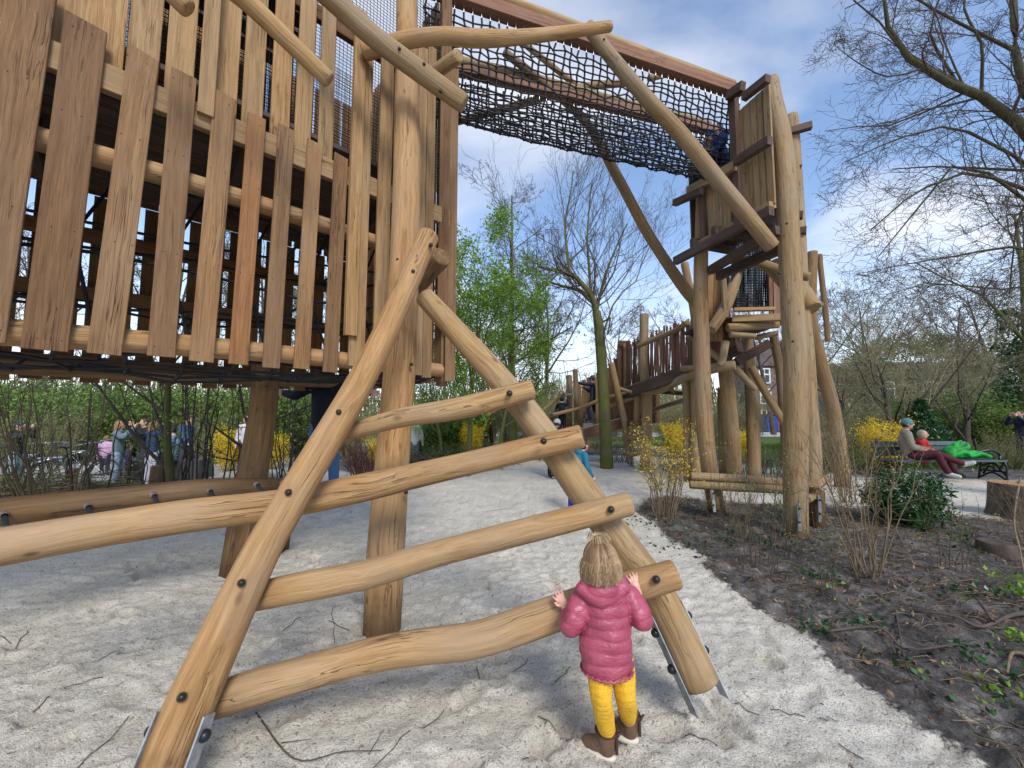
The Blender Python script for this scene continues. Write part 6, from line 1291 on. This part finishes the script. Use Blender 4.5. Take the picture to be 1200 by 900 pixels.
for cx, cy, n, r_ in [(*G(1197, 700)[:2], 110, .07), (*G(1190, 750)[:2], 30, .05), (*G(1140, 805)[:2], 25, .1), (*G(660, 786)[:2], 7, .012), (*G(1010, 705)[:2], 14, .2), (*G(1130, 640)[:2], 20, .2)]:
    x = rng.normal(cx, r_, n); y = rng.normal(cy, r_, n); leaves(mb, np.column_stack([x, y, gz_v(x, y)+rng.uniform(.005, .05 if n < 100 else .16, n)]), .04 if n > 10 else .018, asp=.6)
tag(mb.build('fresh_weeds', M['leafg']), 'fresh green seedlings in the soil', None, None, 'stuff')
mb = MB(); n = 16000; x = rng.uniform(8, 30, n); y = rng.uniform(10.5, 19, n); h_ = rng.uniform(.08, .45, n)*(fbm(x, y, 2, 3)+.3); sw = rng.normal(size=(n, 2))*.08
P_ = np.stack([np.column_stack([x, y, x*0]), np.column_stack([x+sw[:, 0]*.5, y+sw[:, 1]*.5, h_*.6]), np.column_stack([x+sw[:, 0]*1.6, y+sw[:, 1]*1.6, h_])], 1); tubes(mb, P_, np.tile([.008, .006, .002], (n, 1)), 3, rng.uniform(0, 1, n)); tag(mb.build('tall_grass', M['leafm']), 'rough grass tufts on the verge behind the bench', None, None, 'stuff')
gb = shrub('dry_grass_bush', 'brown and yellow reedy bush at the right edge in front of the navy-coated person', stems=120, h=1.1, spread=.45, r=.006, sub=2, subl=.3, mats='twigtan', leaf='leafb', ln=1, ls=.03, base_r=.5); putpx(gb, 1186, 11.0)
# branches and sticks lying about
def stick(pts, r, lab, name='fallen_branch', cat='branch', mat='twig', sub=(), group=None):
    t = MB(); P = [gw(*G(x, y)[:2], up) for x, y, up in pts]; C = catmull(np.array(P), .03); tubes(t, C[None], np.linspace(r, r*.45, len(C))[None], 7, .5)
    for s in sub: Q = catmull(np.array([gw(*G(x, y)[:2], up) for x, y, up in s]), .03); tubes(t, Q[None], np.linspace(r*.6, r*.2, len(Q))[None], 5, .5)
    return tag(t.build(name, M[mat]), lab, cat, group)
stick([(1230, 725, .02), (1190, 728, .05), (1150, 742, .03), (1120, 738, .07), (1080, 728, .05), (1068, 722, .02)], .016, 'forked fallen branch lying on the soil at right', sub=[[(1165, 738, .05), (1140, 715, .10), (1110, 712, .05), (1085, 715, .02)]])
stick([(965, 742, .01), (1030, 748, .04), (1060, 765, .03), (1110, 770, .05), (1130, 755, .01)], .009, 'long thin dark branch curving over the soil edge'); stick([(1050, 720, .02), (1065, 790, .04), (1105, 840, .01)], .006, 'thin dark stick pointing towards the sand edge, right'); stick([(1215, 775, .01), (1188, 770, .05), (1180, 790, .02)], .011, 'pale curled root piece at the lower right edge', mat='twigtan')
stick([(1200, 600, .5), (1192, 640, .3), (1198, 670, .15), (1206, 700, .01)], .012, 'pale crooked branch leaning on the large stump', mat='twigtan'); stick([(300, 835, .01), (345, 890, .02), (400, 886, .015), (447, 882, .01)], .004, 'forked dark twig on the sand at the bottom, left of the toddler', sub=[[(432, 886, .01), (450, 862, .03)], [(330, 870, .01), (365, 868, .01)]])
SN = [((437, 900), (482, 858)), ((90, 899), (152, 840)), ((190, 838), (212, 820)), ((0, 745), (12, 752)), ((18, 755), (34, 738)), ((390, 712), (392, 755)), ((385, 728), (410, 738)), ((563, 800), (560, 778)), ((495, 855), (524, 832)), ((632, 845), (690, 880)), ((618, 885), (610, 895)), ((650, 800), (668, 780)), ((75, 802), (120, 792)), ((115, 770), (135, 764)), ((905, 830), (942, 838)), ((960, 842), (978, 846)), ((725, 780), (740, 765)), ((600, 790), (620, 772)), ((860, 820), (890, 835)), ((240, 760), (275, 752)), ((560, 600), (600, 596)), ((985, 875), (1010, 890)), ((40, 830), (60, 815)), ((800, 860), (840, 875)), ((330, 740), (352, 722))]
for i, ((x0, y0), (x1, y1)) in enumerate(SN):
    A, B = G(x0, y0), G(x1, y1); t = MB(); n_ = 5; P = [gw(*(A*(1-k/4)+B*k/4)[:2]+rng.normal(size=2)*.006, .006+.004*(k % 2)) for k in range(5)]; rope(t, P, .0021, 5)
    tag(t.build('sand_twig', M['twig']), 'small dry twig lying on the pale sand', 'twig', 'small twigs strewn on the sand')
# shrubs' mound of brushwood at the back edge
for px, D, w, lab in ((520, 10.9, 2.0, 'long heap of cut brushwood at the back of the sand, centre'), (60, 6.6, 2.4, 'heap of cut brushwood under the thicket fan')):
    mb = MB(); n = 420; x = rng.normal(0, w/3, n); y = rng.normal(0, .28, n); z = np.abs(rng.normal(0, .16, n)); a = rng.normal(0, .35, n); L = rng.uniform(.3, 1, n)
    P_ = np.stack([np.column_stack([x-np.cos(a)*L/2, y-np.sin(a)*L/2, z]), np.column_stack([x, y, z+.04]), np.column_stack([x+np.cos(a)*L/2, y+np.sin(a)*L/2, z+rng.normal(size=n)*.08])], 1)+onground(px, D); tubes(mb, P_, np.tile([.012, .010, .006], (n, 1)), 4, rng.uniform(0, 1, n)); tag(mb.build('brushwood_heap', M['twigtan' if w > 2.2 else 'twig']), lab, 'brushwood heap')
